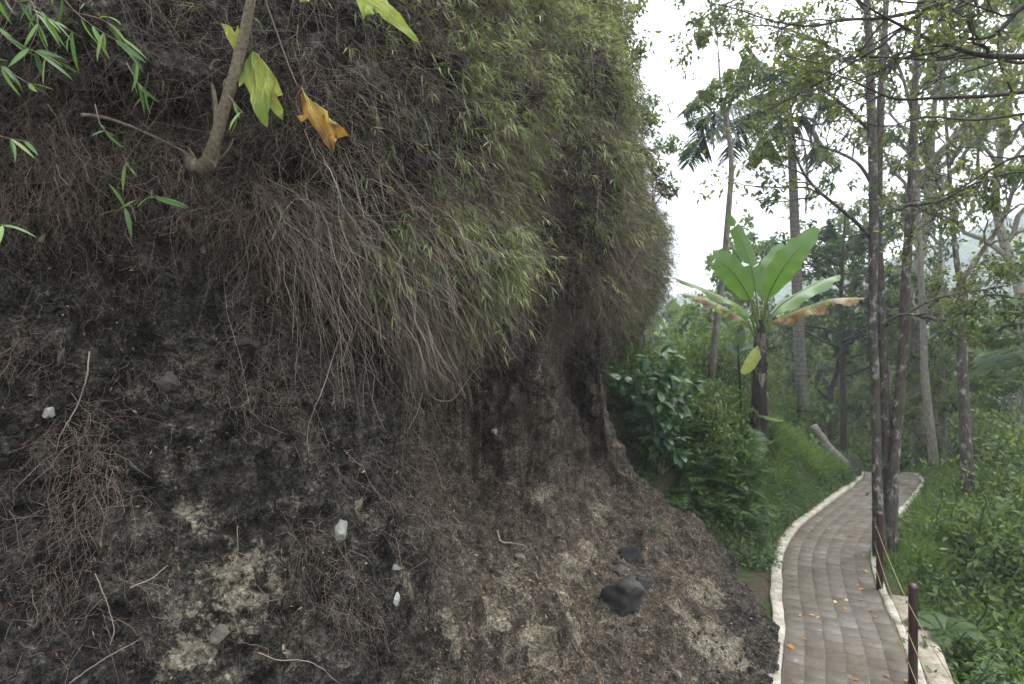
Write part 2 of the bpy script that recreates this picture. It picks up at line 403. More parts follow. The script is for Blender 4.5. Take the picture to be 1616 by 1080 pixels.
def ground_z(x, y, rough=True):
    x = np.asarray(x, float).ravel(); y = np.asarray(y, float).ravel()
    t, pz, s = path_st(x, y)
    Y = np.where(y < 17, y, 17)
    # left of the path: a cut bank, then the hillside
    bh = 1.5 * sstep(9.2, 11.0, Y) * (1 - .55 * sstep(12.5, 14.5, Y)) * (1 - .7 * sstep(14.5, 16.3, Y)) * (1 - sstep(8.2, 10, x))
    up = sstep(9.2, 11.5, Y) * (1 - sstep(5.2, 9.5, x))
    lt = np.maximum(-t - .72, 0)
    wob = fbm(np.stack([x, y, 0 * x], 1), .9, 3, 5) * .12
    zl = pz + bh * sstep(0, .55, lt + wob) + up * .52 * np.maximum(lt - .6, 0)
    zl = np.where(zl > 8, 8 + (zl - 8) * .25, zl)
    zl = zl - sstep(7, 10, x) * .16 * np.maximum(y - 18.5, 0) - (1 - sstep(7, 10, x)) * .35 * np.maximum(y - 22, 0)
    # right of the path: grassy shoulder near the trees, otherwise a sharp drop
    sh = .8 + .9 * sstep(9.0, 11.5, y) + .8 * sstep(12, 14, y)
    rt = np.maximum(t - sh, 0)
    zr = pz - .02 - (.75 - .5 * sstep(12, 18, y)) * rt - .5 * np.minimum(rt, .6) * (1 - sstep(9, 11, y))
    zr = np.maximum(zr, -9 - .08 * rt)
    z = np.where(t < 0, zl, zr)
    z = np.where(np.abs(t) < .7, pz - .07, z)
    d = np.hypot(x, y)
    z = np.maximum(z, -12) if False else np.where(z < -12, -12 + (z + 12) * .05, z)
    # valley floor and the hazy hills beyond
    far = sstep(40, 90, d)
    ang = np.arctan2(x, y)
    ridge = 18 + 6 * sstep(.32, .5, ang) + 42 * sstep(.5, .72, ang) + 3 * np.sin(ang * 11 + 1) + 20 * sstep(0, -.6, ang)
    hill = -14 + (ridge + 12) * sstep(130, 420, d) + 12 * np.sin(x * .021 + 2) * np.sin(y * .017) * sstep(90, 200, d)
    z = z * (1 - far) + hill * far
    if rough:
        p = np.stack([x, y, 0 * x], 1)
        off = sstep(.72, 1.1, np.abs(t))
        z = z + off * (fbm(p, .8, 4, 3) * .13 * (1 - far)) + far * fbm(p, .03, 4, 9) * 9
    return z

# ground sheet: fine near the path, coarse out to the horizon
def warp(u, c, a, b): return c + a * np.sinh(b * u)
nx, ny = 420, 440
gx = warp(np.linspace(-1, 1, nx), 6.0, 3.6, 6.0); gy = warp(np.linspace(-.75, 1, ny), 11.0, 3.6, 6.0)
GX, GY = np.meshgrid(gx, gy, indexing='ij'); GZ = ground_z(GX, GY).reshape(GX.shape)
V = np.stack([GX, GY, GZ], -1).reshape(-1, 3)
ii = np.arange((nx) * (ny)).reshape(nx, ny)
F = np.stack([ii[:-1, :-1], ii[1:, :-1], ii[1:, 1:], ii[:-1, 1:]], -1).reshape(-1, 4)
farA = sstep(16, 40, np.hypot(V[:, 0], V[:, 1]))
ground = link('ground', mesh('ground', V, [F], M['ground'], {'far': farA}, True), kind='structure')

# ------------------------------------------------------------------ path: bed, pavers, kerbs, ledge
def strip(s0, s1, ds, t0, t1, top, depth, wob=0, seed=0, bev=.012):
    """solid strip following the path, from offset t0 to t1, chamfered"""
    S = np.arange(s0, s1, ds); n = len(S)
    rg = np.random.default_rng(seed)
    j0 = fbm(np.stack([S * 3, S * 0 + seed, S * 0], 1), 1, 3, seed) * wob; j1 = fbm(np.stack([S * 3, S * 0 + seed + 9, S * 0], 1), 1, 3, seed + 4) * wob
    zz = fbm(np.stack([S * 4, S * 0 + seed, S * 0], 1), 1, 2, seed + 7) * wob * .25
    prof = [(t0 + j0, -depth), (t0 + j0, top - bev + zz), (t0 + bev + j0, top + zz), ((t0 + t1) / 2 + (j0 + j1) / 2, top + zz * 1.3), (t1 - bev + j1, top + zz), (t1 + j1, top - bev + zz), (t1 + j1, -depth)]
    rings = []
    for t, z in prof:
        p = path_at(S, t); p[:, 2] += z; rings.append(p)
    V = np.stack(rings, 1); K = len(prof)
    ii = np.arange(n * K).reshape(n, K)
    return V.reshape(-1, 3), [np.stack([ii[:-1, :-1], ii[:-1, 1:], ii[1:, 1:], ii[1:, :-1]], -1).reshape(-1, 4)], np.zeros(n * K)
S0, S1 = S_AT(-4), S_AT(16.8)
path = link('path', mesh('path', *[(lambda r: (r[0], r[1]))(strip(0.2, PS[-1] - .3, .12, -HW - .02, HW + .02, -.0035, .12))][0], M['bed']), kind='structure')
def struct_strip(name, *a, mat, **k):
    V, F, r = strip(*a, **k); return link(name, mesh(name, V, F, mat, {'rnd': r}), kind='structure')
struct_strip('kerb', .2, PS[-1] - .3, .1, -HW - .16, -HW - .02, .035, .12, mat=M['kerb'], wob=.018, seed=3)
struct_strip('kerb', .2, PS[-1] - .3, .1, HW + .02, HW + .12, .02, .12, mat=M['kerb'], wob=.018, seed=5)
struct_strip('ledge', .2, S_AT(8.9), .1, HW + .125, HW + .36, .008, .5, mat=M['ledge'], wob=.012, seed=8)
# pavers
def paver_mesh(s0, s1, t0, t1, rg):
    g = .0035; c = .006; up = rg.uniform(-.003, .004); tl = rg.uniform(-.002, .002, 4)
    o = path_at([(s0 + s1) / 2], [(t0 + t1) / 2])[0]
    def ring(e, z, tt=None):
        q = path_at([s0 + e, s1 - e, s1 - e, s0 + e], [t0 + e, t0 + e, t1 - e, t1 - e]) - o
        q[:, 2] += z; 
        if tt is not None: q[:, 2] += tt
        return q
    V = np.vstack([ring(g, -.04), ring(g, up - c, tl), ring(g + c, up, tl)])
    F = []
    for k in (0, 4):
        for j in range(4): F.append((k + j, k + (j + 1) % 4, k + 4 + (j + 1) % 4, k + 4 + j))
    F.append((8, 9, 10, 11))
    return o, mesh('paver', V, [np.array(F)[:, ::-1]], M['paver'])
rg = np.random.default_rng(11); cnt = 0; s = S_AT(5.75); cols = 6; cw = 2 * HW / cols; rest = []
rl = .235
while s < S_AT(16.8):
    for k in range(cols):
        a = (s, s + rl, -HW + k * cw, -HW + (k + 1) * cw)
        if cnt < 300:
            o, me = paver_mesh(*a, rg); ob = link('paver', me, path); ob.location = o; cnt += 1
        else: rest.append(a)
    s += rl
Vs, Fs, off = [], [], 0
for a in rest:
    o, me = paver_mesh(*a, rg)
    co = np.empty(len(me.vertices) * 3, dtype=np.float32); me.vertices.foreach_get('co', co)
    Vs.append(co.reshape(-1, 3) + o); f = np.empty(len(me.polygons) * 4, dtype=np.int32); me.loops.foreach_get('vertex_index', f)
    Fs.append(f.reshape(-1, 4) + off); off += 12; bpy.data.meshes.remove(me)
link('distant_pavers', mesh('distant_pavers', np.vstack(Vs), [np.vstack(Fs)], M['paver']), path, kind='stuff')

# ------------------------------------------------------------------ the earth cliff
G = {  # columns left to right; ten profile points from the foot up over the brow
 'Z': [(-3.9, .2, 1.2), (-3.9, .9, 1.7), (-3.9, 1.5, 2.3), (-3.95, 1.75, 2.8), (-4, 1.8, 3.2), (-4, 1.85, 3.7), (-3.9, 1.8, 4.1), (-3.75, 1.7, 4.7), (-3.8, 1.8, 5.3), (-3.9, 2.1, 6.0), (-4.6, 3.4, 7.2)],
 'A': [(-1.9, 1.5, 1.1), (-2.1, 2.2, 1.5), (-2.35, 2.8, 2.1), (-2.42, 2.95, 2.7), (-2.45, 3.0, 3.2), (-2.42, 3.0, 3.7), (-2.3, 2.9, 4.1), (-2.15, 2.75, 4.6), (-2.2, 2.9, 5.2), (-2.3, 3.2, 5.9), (-2.9, 4.5, 7)],
 'B': [(-1.1, 1.9, .9), (-1.45, 2.6, 1.5), (-1.68, 3.0, 2.1), (-1.8, 3.22, 2.7), (-1.85, 3.3, 3.2), (-1.85, 3.32, 3.7), (-1.75, 3.22, 4.1), (-1.65, 3.1, 4.6), (-1.7, 3.3, 5.3), (-1.9, 3.7, 6.1), (-2.5, 5, 7.2)],
 'C': [(-.6, 2.3, .8), (-1.0, 2.95, 1.4), (-1.2, 3.3, 2.0), (-1.32, 3.55, 2.6), (-1.4, 3.7, 3.2), (-1.38, 3.7, 3.6), (-1.25, 3.55, 3.95), (-1.15, 3.45, 4.6), (-1.2, 3.6, 5.4), (-1.4, 4, 6.2), (-2, 5.2, 7.4)],
 'D': [(-.3, 3.1, .5), (-.62, 3.85, 1.25), (-.62, 4.15, 2.05), (-.74, 4.2, 2.6), (-.82, 4.28, 3.0), (-.85, 4.3, 3.3), (-.66, 4.1, 3.6), (-.5, 3.95, 4.2), (-.45, 4.1, 5.1), (-.55, 4.6, 6.4), (-1.1, 6, 7.8)],
 'E': [(.6, 4.1, .2), (-.22, 5.05, 1.0), (-.6, 5.6, 1.66), (-.82, 5.85, 2.15), (-.9, 6.0, 2.9), (-.7, 5.6, 3.35), (-.2, 4.85, 3.65), (-.05, 4.75, 4.3), (-.02, 4.95, 5.3), (-.1, 5.6, 6.8), (-.6, 7, 8.2)],
 'F': [(1.35, 4.9, .05), (.4, 5.5, .68), (-.05, 6.25, 1.38), (-.5, 6.8, 1.9), (-.5, 7.0, 2.9), (-.4, 6.9, 3.5), (-.05, 6.1, 3.95), (.1, 5.95, 4.7), (.15, 6.1, 5.8), (0, 6.6, 7.2), (-.4, 8, 8.6)],
 'G': [(1.95, 5.7, .0), (1.15, 5.95, .4), (.6, 6.95, 1.02), (.32, 7.4, 1.7), (.3, 7.15, 2.8), (.36, 7.1, 3.45), (.72, 6.95, 4.0), (.95, 7.0, 4.8), (.95, 7.2, 5.9), (.85, 7.9, 7.2), (.4, 9.3, 8.8)],
 'H': [(2.45, 6.5, -.05), (1.95, 6.95, .25), (1.45, 8.1, .82), (.95, 9.1, 1.6), (.72, 9.5, 2.8), (.7, 9.3, 3.5), (1.2, 8.25, 4.0), (1.32, 8.3, 4.9), (1.2, 8.5, 6.0), (1.05, 9, 7.3), (.6, 10.4, 8.9)],
 'J': [(2.85, 7.7, -.05), (2.5, 8.3, .3), (2.0, 8.95, .85), (1.45, 9.3, 1.5), (1.12, 9.15, 2.8), (1.1, 9.0, 3.5), (1.4, 8.9, 4.0), (1.55, 9.1, 4.9), (1.4, 9.3, 6.1), (1.2, 9.7, 7.4), (.8, 11, 8.9)],
 'K': [(3.1, 9.2, -.05), (2.75, 9.4, .4), (2.2, 9.6, 1.0), (1.62, 9.65, 1.55), (1.22, 9.45, 2.7), (1.15, 9.3, 3.5), (1.42, 9.5, 3.95), (1.6, 9.8, 4.9), (1.42, 10.1, 6.1), (1.35, 10.4, 7.4), (.9, 11.7, 9)],
 'L': [(3.1, 10.4, .1), (2.5, 10.4, .7), (1.9, 10.5, 1.3), (1.4, 10.7, 2.0), (1.15, 10.8, 2.9), (1.3, 11.0, 3.5), (1.8, 11.1, 4.05), (2.1, 11.4, 4.9), (1.8, 11.6, 6.0), (1.4, 11.9, 7.3), (1.2, 13, 9)],
 'M': [(3.3, 12.4, 1.2), (3.0, 12.6, 1.7), (2.6, 12.8, 2.2), (2.4, 13, 2.8), (2.4, 13.2, 3.3), (2.55, 13.3, 3.8), (2.7, 13.3, 4.2), (2.75, 13.5, 4.8), (2.35, 13.8, 5.7), (2.25, 14.2, 7.1), (1.6, 15, 8.5)],
 'N': [(3.6, 15.5, 2.4), (3.2, 15.7, 2.9), (3.0, 15.9, 3.3), (2.9, 16, 3.7), (2.9, 16.1, 4.1), (2.9, 16.2, 4.6), (2.8, 16.3, 5.1), (2.6, 16.5, 5.6), (2.2, 16.8, 6.2), (1.8, 17, 6.9), (1, 18, 8)]}
CG = np.array([G[k] for k in G])              # [14, 11, 3]
colw = [1.5, 1.0, 1.0, 1.1, 1.4, 1.5, 1.3, 1.2, .9, .8, .9, .9, .8]
roww = [1.0, 1.3, 1.2, 1.2, .9, .8, 1.0, 1.1, 1.0, 1.0]
def cr_axis(C, w, n):
    """Catmull-Rom along axis 0, n samples shared out by weights w; returns samples and parameter"""
    cum = np.concatenate([[0], np.cumsum(w)]); q = np.linspace(0, cum[-1] - 1e-6, n)
    u = np.interp(q, cum, np.arange(len(cum)))
    return cr_eval(C, u), u
def cr_eval(C, u):
    E = np.concatenate([2 * C[:1] - C[1:2], C, 2 * C[-1:] - C[-2:-1]]); i = np.minimum(u.astype(int), len(C) - 2); t = (u - i)
    t = t.reshape(-1, *([1] * (C.ndim - 1)))
    a, b, c, d = E[i], E[i + 1], E[i + 2], E[i + 3]
    return .5 * (2 * b + (c - a) * t + (2 * a - 5 * b + 4 * c - d) * t ** 2 + (3 * b - a - 3 * c + d) * t ** 3)
NU, NV = 860, 540
A1, UU = cr_axis(CG, colw, NU)                                  # [NU, 11, 3]
A2, VV = cr_axis(np.transpose(A1, (1, 0, 2)), roww, NV)        # [NV, NU, 3]
CS = np.transpose(A2, (1, 0, 2))                                # smooth surface [NU, NV, 3]
du = np.gradient(CS, axis=0); dv = np.gradient(CS, axis=1)
CN = norm(np.cross(du, dv)); 
if (CN[NU // 3, NV // 2] @ (np.array([0, 0, CAM_Z]) - CS[NU // 3, NV // 2])) < 0: CN = -CN
U2, V2 = np.meshgrid(UU, VV, indexing='ij')
p = CS.reshape(-1, 3); uu = U2.ravel(); vv = V2.ravel(); nn = CN.reshape(-1, 3)
stre = p * np.array([1, 1, .3])
wall = sstep(2.2, 3.2, vv) * (1 - sstep(5.4, 6.2, vv))            # the bare vertical face
right = sstep(4.3, 5.2, uu)
disp = .2 * fbm(p, .9, 3, 1)
disp += .1 * fbm(p, 3.2, 4, 21)
flute = np.abs(fbm(stre, 3.0, 3, 31))
disp += wall * right * (.42 * flute - .1)
talus = (1 - sstep(2.6, 3.4, vv)) * sstep(3.6, 4.6, uu)
# gullies running down the slope
gl = np.abs(fbm(np.stack([p[:, 0] * .5 + p[:, 1] * .5, p[:, 1] * .35 - p[:, 0] * .35, p[:, 2] * .1], 1), 2.6, 3, 77))
disp += talus * (.34 * np.minimum(gl, .35) - .06)
crumb = fbm(p, 14, 4, 41, .6); pit = fbm(p, 7.5, 3, 61)
disp += (.03 + .014 * (1 - right)) * crumb
disp += -.16 * np.maximum(pit - .12, 0) * (1 - .3 * right)
disp += .012 * fbm(p, 38, 2, 45)
lump = np.maximum(fbm(p, 5.2, 2, 51) - .25, 0); disp += .14 * lump
brow = sstep(5.6, 6.4, vv)
disp += brow * (.34 * fbm(p, 1.15, 2, 93) + .2 * fbm(p, 2.4, 3, 91))
CP = p + nn * disp[:, None]
# where the bare patches lie on the slope and the face (positions measured on the photo)
tan = np.zeros(len(p))
pcx = CX + p[:, 0] / np.maximum(p[:, 1], .5) * FPX; pcy = CY - (p[:, 2] - CAM_Z) / np.maximum(p[:, 1], .5) * FPX
def patch(px, py, rx, ry, amt, vmax=5):
    """a weathered patch on the ground around the surface point that the photo shows at (px,py)"""
    global tan
    ok = (vv < vmax); d = np.where(ok, (pcx - px) ** 2 + (pcy - py) ** 2, 1e12); k = int(np.argmin(d)); c = p[k]
    sc = c[1] / FPX
    T = norm(np.cross(nn[k], [0, 0, 1.])); B = np.cross(nn[k], T)
    q = p - c; a = (q @ T) / (rx * sc); b = (q @ B) / (ry * sc); e = (q @ nn[k]) / (1.2 * max(rx, ry) * sc)
    tan = np.maximum(tan, (amt + (.17 if px > 640 else -.08)) * np.exp(-(a * a + b * b + e * e) ** 1.6))
for a in [(380, 930, 95, 90, .62), (330, 1010, 70, 70, .62), (300, 790, 70, 70, .45), (140, 1040, 60, 60, .3), (575, 800, 26, 26, .75), (840, 1035, 34, 40, .9), (705, 1000, 24, 46, .8),
          (760, 985, 22, 40, .7), (890, 1010, 18, 30, .65), (905, 890, 48, 30, .62), (880, 945, 46, 40, .6), (930, 860, 36, 22, .55), (1110, 1010, 45, 75, .66), (1160, 890, 20, 36, .6),
          (950, 800, 50, 22, .42), (860, 775, 60, 16, .4), (940, 782, 26, 12, .62), (800, 770, 12, 10, .6), (1000, 740, 40, 20, .3), (450, 1040, 50, 50, .4), (70, 470, 40, 20, .42), (170, 540, 36, 22, .42),
          (850, 590, 10, 60, .2), (1040, 840, 40, 24, .35), (640, 720, 20, 60, .2), (200, 880, 40, 40, .28), (620, 1000, 30, 30, .4), (260, 640, 50, 30, .3), (980, 960, 120, 50, .38), (800, 930, 90, 60, .34), (1100, 930, 60, 60, .42), (1130, 1040, 40, 50, .7), (700, 850, 60, 60, .3), (420, 980, 60, 60, .5), (480, 760, 60, 60, .38), (300, 700, 60, 60, .45), (330, 850, 90, 60, .5), (430, 900, 60, 60, .52), (250, 1060, 60, 40, .5), (190, 620, 60, 40, .42), (520, 900, 30, 50, .4), (400, 640, 50, 30, .42), (650, 920, 16, 60, .34)]:
    patch(*a)
dust = (1 - .9 * sstep(7.2, 8, uu) * (1 - sstep(.7, 1.3, vv))) * np.clip(.12 + .75 * right * (1 - .35 * sstep(5.0, 5.6, vv)) + .3 * fbm(p, 1.4, 3, 13) + .25 * sstep(3.7, 4.4, uu) * (vv < 4), 0, 1)
ii = np.arange(NU * NV).reshape(NU, NV)
F = np.stack([ii[:-1, :-1], ii[1:, :-1], ii[1:, 1:], ii[:-1, 1:]], -1).reshape(-1, 4)
cliff = link('cliff', mesh('cliff', CP, [F], M['cliff'], {'tan': tan, 'dust': dust}, True), kind='structure')
CPg = CP.reshape(NU, NV, 3)
def on_cliff(u, v):
    """displaced surface point and normal at (column u, row v)"""
    fu = np.interp(u, UU, np.arange(NU)); fv = np.interp(v, VV, np.arange(NV))
    i = np.clip(np.round(fu).astype(int), 0, NU - 1); j = np.clip(np.round(fv).astype(int), 0, NV - 1)
    return CPg[i, j], CN[i, j]
def at_px(px, py, vmax=6.0, vmin=0.0, near=True):
    """the cliff surface point which the photo shows at (px,py) - nearest along the view ray"""
    q = CP; x = CX + q[:, 0] / np.maximum(q[:, 1], .3) * FPX; y = CY - (q[:, 2] - CAM_Z) / np.maximum(q[:, 1], .3) * FPX
    d = (x - px) ** 2 + (y - py) ** 2 + np.where((vv > vmax) | (vv < vmin), 1e9, 0)
    k = np.argpartition(d, 24)[:24]; k = k[d[k] < d.min() + 60]; k = k[np.argmin(q[k, 1])]
    return CP[k].copy(), nn[k].copy()

# ------------------------------------------------------------------ growing things on the cliff
AREA = np.linalg.norm(np.cross(np.gradient(CPg, axis=0), np.gradient(CPg, axis=1)), axis=2)
def pick(rg, n, mask):
    """n random points on the cliff, spread by surface area times mask[NU,NV]"""
    w = (np.clip(AREA, 0, np.percentile(AREA, 99.5)) * mask).ravel(); c = np.cumsum(w); k = np.searchsorted(c, rg.uniform(0, c[-1], n))
    k = np.minimum(k, NU * NV - 1)
    return CP[k] + rg.normal(size=(n, 3)) * .012, nn[k], k
def arcs(rg, B, D, L, droop, K=6, curl=.12):
    n = len(B); t = np.linspace(0, 1, K)[None, :, None]; L = np.broadcast_to(L, n)[:, None, None]; dr = np.broadcast_to(droop, n)[:, None, None]
    w = np.cumsum(rg.normal(size=(n, K, 3)), axis=1) * curl * L / K; w -= w[:, :1]
    return B[:, None, :] + D[:, None, :] * L * t + np.array([0, 0, -1.]) * L * dr * t ** 2 + w
DOWN = np.array([0, 0, -1.]); UP = -DOWN
b3 = lambda a, b, c, x: sstep(a, b, x)
def win(x, a, b, s=.3): return sstep(a - s, a, x) * (1 - sstep(b, b + s, x))
nz = fbm(CP, 1.6, 3, 201).reshape(NU, NV); nz2 = fbm(CP, 3.6, 3, 211).reshape(NU, NV)
rg = np.random.default_rng(5)
flow = np.stack([fbm(CP + 40 * j, 2.2, 2, 301 + j) for j in range(3)], 1)
nz3 = fbm(CP, 1.1, 2, 221).reshape(NU, NV)
# lower edge (row) of the overgrown brow along the cliff
low = np.interp(UU, [0, 1, 2, 3, 3.6, 4, 5, 6, 7, 8, 10, 13], [7.6, 7.2, 6.9, 6.3, 5.7, 5.2, 5.25, 5.9, 5.75, 5.7, 5.75, 4.0])[:, None]
browm = sstep(-.25, .35, V2 - low) * (1 - sstep(9.3, 9.8, V2))
topm = sstep(7.6, 8.4, V2)

def thicket(name, n, mask, Lr, rad, mat, sides=3, K=5, out=.6, down=.25, rand=.55, curl=.5, drp=(.1, .6), label=None):
    B, Nn, k = pick(rg, n, mask)
    D = norm(Nn * out + rdir(rg, n) * rand + DOWN * down + flow[k] * .9)
    L = rg.uniform(*Lr, n)
    Pt = arcs(rg, B - Nn * .02, D, L, rg.uniform(*drp, n), K, curl)
    rr = rad * rg.uniform(.6, 1.3, n)[:, None] * np.linspace(1, .45, K)[None, :]
    r = np.clip(rg.beta(2, 2.5, n), 0, 1)
    if sides: part = tubes(Pt, rr, sides, r, cap=False)
    else: part = ribbons(Pt, rr * 2, rdir(rg, n), r)
    return build(name, part, mat, kind='stuff')
near = 1 - sstep(6.2, 6.8, U2)
thicket('dry_bamboo_stems', 15000, browm * near * sstep(2.6, 3.8, U2) * np.clip(.5 + 2.2 * nz2, .3, 1), (.12, .42), .0013, M['drystem'], 3, 5, curl=.8)
thicket('dry_bamboo_stems', 20000, browm * (1 - near) * np.clip(.45 + 2.2 * nz2, .12, 1), (.14, .5), .0026, M['drystem'], 0, 5, curl=.8)
thicket('dry_bamboo_stems', 4500, browm * (1 - sstep(2.8, 3.6, U2)), (.12, .45), .0011, M['drystem'], 3, 6, down=.5, curl=.9)

def sprigs(name, n, mask, Ls, nl, Ll, Wl, mat, stemr=.0011, up=.25, out=.75, rand=.5, droop=(.2, .7)):
    B, Nn, k = pick(rg, n, mask)
    D = norm(Nn * out + rdir(rg, n) * rand + UP * up + flow[k] * 1.0)
    L = rg.uniform(*Ls, n); K = 6
    Pt = arcs(rg, B, D, L, rg.uniform(*droop, n), K, .35)
    base = np.clip(rg.beta(2.2, 2.6, n) + .22 * topm.ravel()[k] + .25 * nz.ravel()[k], 0, 1)  # brow-top leaves tinted lighter, light from above put into their colour
    stems = ribbons(Pt, np.linspace(1.6, .8, K)[None, :] * stemr * 2, rdir(rg, n), base * .6)
    T, S, U = frames(Pt)
    par = [build(name + '_stems', stems, M['drystem'], kind='stuff')]
    m = np.repeat(np.arange(n), nl); q = rg.uniform(.35, 1.0, len(m)); fi = q * (K - 1); a = np.minimum(fi.astype(int), K - 2); f = (fi - a)[:, None]
    pos = Pt[m, a] * (1 - f) + Pt[m, a + 1] * f
    dd = norm(T[m, a] * .8 + rdir(rg, len(m)) * .65 + DOWN * .1)
    sc = rg.uniform(.55, 1.15, len(m))
    r = np.clip(base[m] + rg.normal(size=len(m)) * .12, 0, 1)
    lv = blades(pos, dd, norm(rdir(rg, len(m)) + UP * .9), Ll * sc, Wl * sc, rg.uniform(.1, .5, len(m))[:, None], .4, r)
    build(name, lv, mat, kind='stuff')
gm = browm * (.16 + 1.5 * np.clip(nz + .35 * nz2 + .25 * topm, 0, 1)) * sstep(2.9, 3.7, U2)
sprigs('bamboo_foliage', 6200, gm * near, (.12, .38), 8, .085, .0095, M['bamboo'])
sprigs('bamboo_foliage', 9500, (gm + .25 * browm * sstep(6.6, 7.6, V2)) * (1 - near), (.12, .4), 8, .1, .0135, M['bamboo'])
sprigs('bamboo_foliage', 1600, topm * (U2 > 3.2) * (1 - sstep(9.4, 9.8, V2)), (.2, .6), 9, .1, .012, M['bamboo'], up=.6)
# silhouette wisps along the brow skyline
thicket('dry_bamboo_stems', 3500, browm * sstep(8.5, 9.6, U2) * sstep(6, 6.8, V2), (.3, .7), .0014, M['drystem'], 0, 6, out=.9, down=-.25, curl=.8)
sprigs('bamboo_foliage', 900, browm * sstep(8.5, 9.6, U2) * sstep(6, 6.8, V2), (.3, .75), 9, .08, .009, M['bamboo'], up=.7)

# long dry stalks sweeping down over the hollow
n = 1000
B, Nn, k = pick(rg, n, win(U2, 3.3, 4.7, .25) * win(V2, 5.2, 6.6, .4) * np.clip(.25 + 1.6 * nz2, .05, 1))
D = norm(Nn * .5 + DOWN * .45 + np.array([.55, .25, 0]) * rg.uniform(-.3, 1.2, (n, 1)) + rdir(rg, n) * .42)
L = rg.uniform(.12, .5, n)
Pt = arcs(rg, B, D, L, rg.uniform(.1, .8, n), 8, .5)
build('hanging_dry_stalks', tubes(Pt, .0012 * rg.uniform(.5, 1.6, n)[:, None] * np.linspace(1, .5, 8)[None, :], 3, rg.beta(2, 2, n), cap=False), M['curtain'], kind='stuff')
# fan of pale stalks on the left flank of the overhang
n = 330; a = rg.uniform(0, 1, n)
B = np.array([P(395 + 200 * q, 250 + 80 * q + 60 * w, 3.42 + .35 * q) for q, w in zip(a, rg.uniform(0, 1, n))])
D = norm(np.stack([.25 + .55 * rg.uniform(0, 1, n), -.1 + .5 * rg.uniform(0, 1, n), -.75 + rg.normal(size=n) * .35], 1) + rdir(rg, n) * .25)
Pt = arcs(rg, B, D, rg.uniform(.25, .85, n), rg.uniform(.1, .5, n), 8, .5)
build('hanging_dry_stalks', tubes(Pt, .0014 * rg.uniform(.5, 1.5, n)[:, None] * np.linspace(1, .5, 8)[None, :], 3, rg.beta(3, 1.8, n), cap=False), M['curtain'], kind='stuff')

# rootlets over the bare face, thicker under the brow
vis = (U2 > .5) * (V2 > .6)
rootm = vis * (.25 + .9 * np.clip(nz2 + .2, 0, 1)) * (1 - sstep(6.5, 7.2, V2))
thicket('fine_roots', 3800, rootm * (U2 < 4.6), (.04, .2), .0008, M['root'], 0, 6, out=.35, down=.5, rand=.6, curl=1.2)
thicket('fine_roots', 8500, rootm * (U2 >= 4.4) * (U2 < 11.2) * (V2 > 2), (.06, .25), .0012, M['root'], 0, 6, out=.3, down=.6, rand=.5, curl=1.0)
thicket('fine_roots', 3200, vis * win(V2, 5.2, 6.8, .4) * (U2 < 4), (.1, .4), .0009, M['root'], 3, 7, out=.4, down=.6, rand=.5, curl=1.3)
thicket('fine_roots', 5200, win(V2, 4.7, 5.9, .3) * sstep(4.5, 5.5, U2) * (U2 < 11), (.1, .35), .0016, M['drystem'], 0, 7, out=.45, down=.6, rand=.5, curl=1.3)
def tangle(px, py, rx, ry, n, L, rad=.001, mat='drystem', dirx=0.0):
    a = [at_px(px + rg.normal() * rx, py + rg.normal() * ry) for _ in range(40)]
    B = np.array([x[0] for x in a])[rg.integers(0, 40, n)]; Nn = np.array([x[1] for x in a])[rg.integers(0, 40, n)]
    Nn = np.where((Nn @ np.array([0, -1., 0]))[:, None] < 0, -Nn, Nn)
    sc = B[:, 1:2] / FPX
    B = B + rdir(rg, n) * sc * min(rx, ry) * .9
    D = norm(Nn * .35 + rdir(rg, n) * .55 + DOWN * .5 + np.array([dirx, 0, 0]))
    Pt = arcs(rg, B, D, rg.uniform(L * .4, L, n), rg.uniform(.1, .7, n), 8, 1.1)
    return tubes(Pt, rad * rg.uniform(.6, 1.4, n)[:, None] * np.linspace(1, .6, 8)[None, :], 3, rg.beta(2, 2, n), cap=False)
parts = [tangle(*a) for a in [(140, 690, 30, 60, 150, .28), (175, 790, 35, 60, 190, .3), (110, 820, 30, 50, 80, .24), (50, 540, 45, 20, 120, .16), (60, 300, 50, 35, 240, .2), (140, 300, 50, 30, 200, .18),
                              (425, 500, 25, 50, 160, .2), (400, 590, 30, 40, 120, .2), (460, 620, 30, 40, 80, .2), (480, 860, 40, 60, 160, .25), (90, 930, 60, 30, 80, .22), (230, 590, 40, 14, 80, .12), (560, 930, 40, 40, 110, .2),
                              (400, 330, 40, 40, 260, .24), (250, 120, 90, 50, 420, .28), (90, 180, 70, 50, 260, .26), (600, 640, 30, 60, 140, .3), (640, 760, 30, 60, 160, .28), (30, 880, 40, 60, 60, .22), (250, 960, 80, 40, 50, .2), (180, 450, 60, 20, 60, .14)]]
build('root_tangles', parts, M['drystem'], kind='stuff')
# green sprigs that push through on the left part of the brow and at the right edge of the main overhang
sprigs('bamboo_foliage', 160, win(U2, 1.0, 3.2, .3) * sstep(6.0, 6.8, V2), (.1, .3), 5, .085, .009, M['bamboo'])

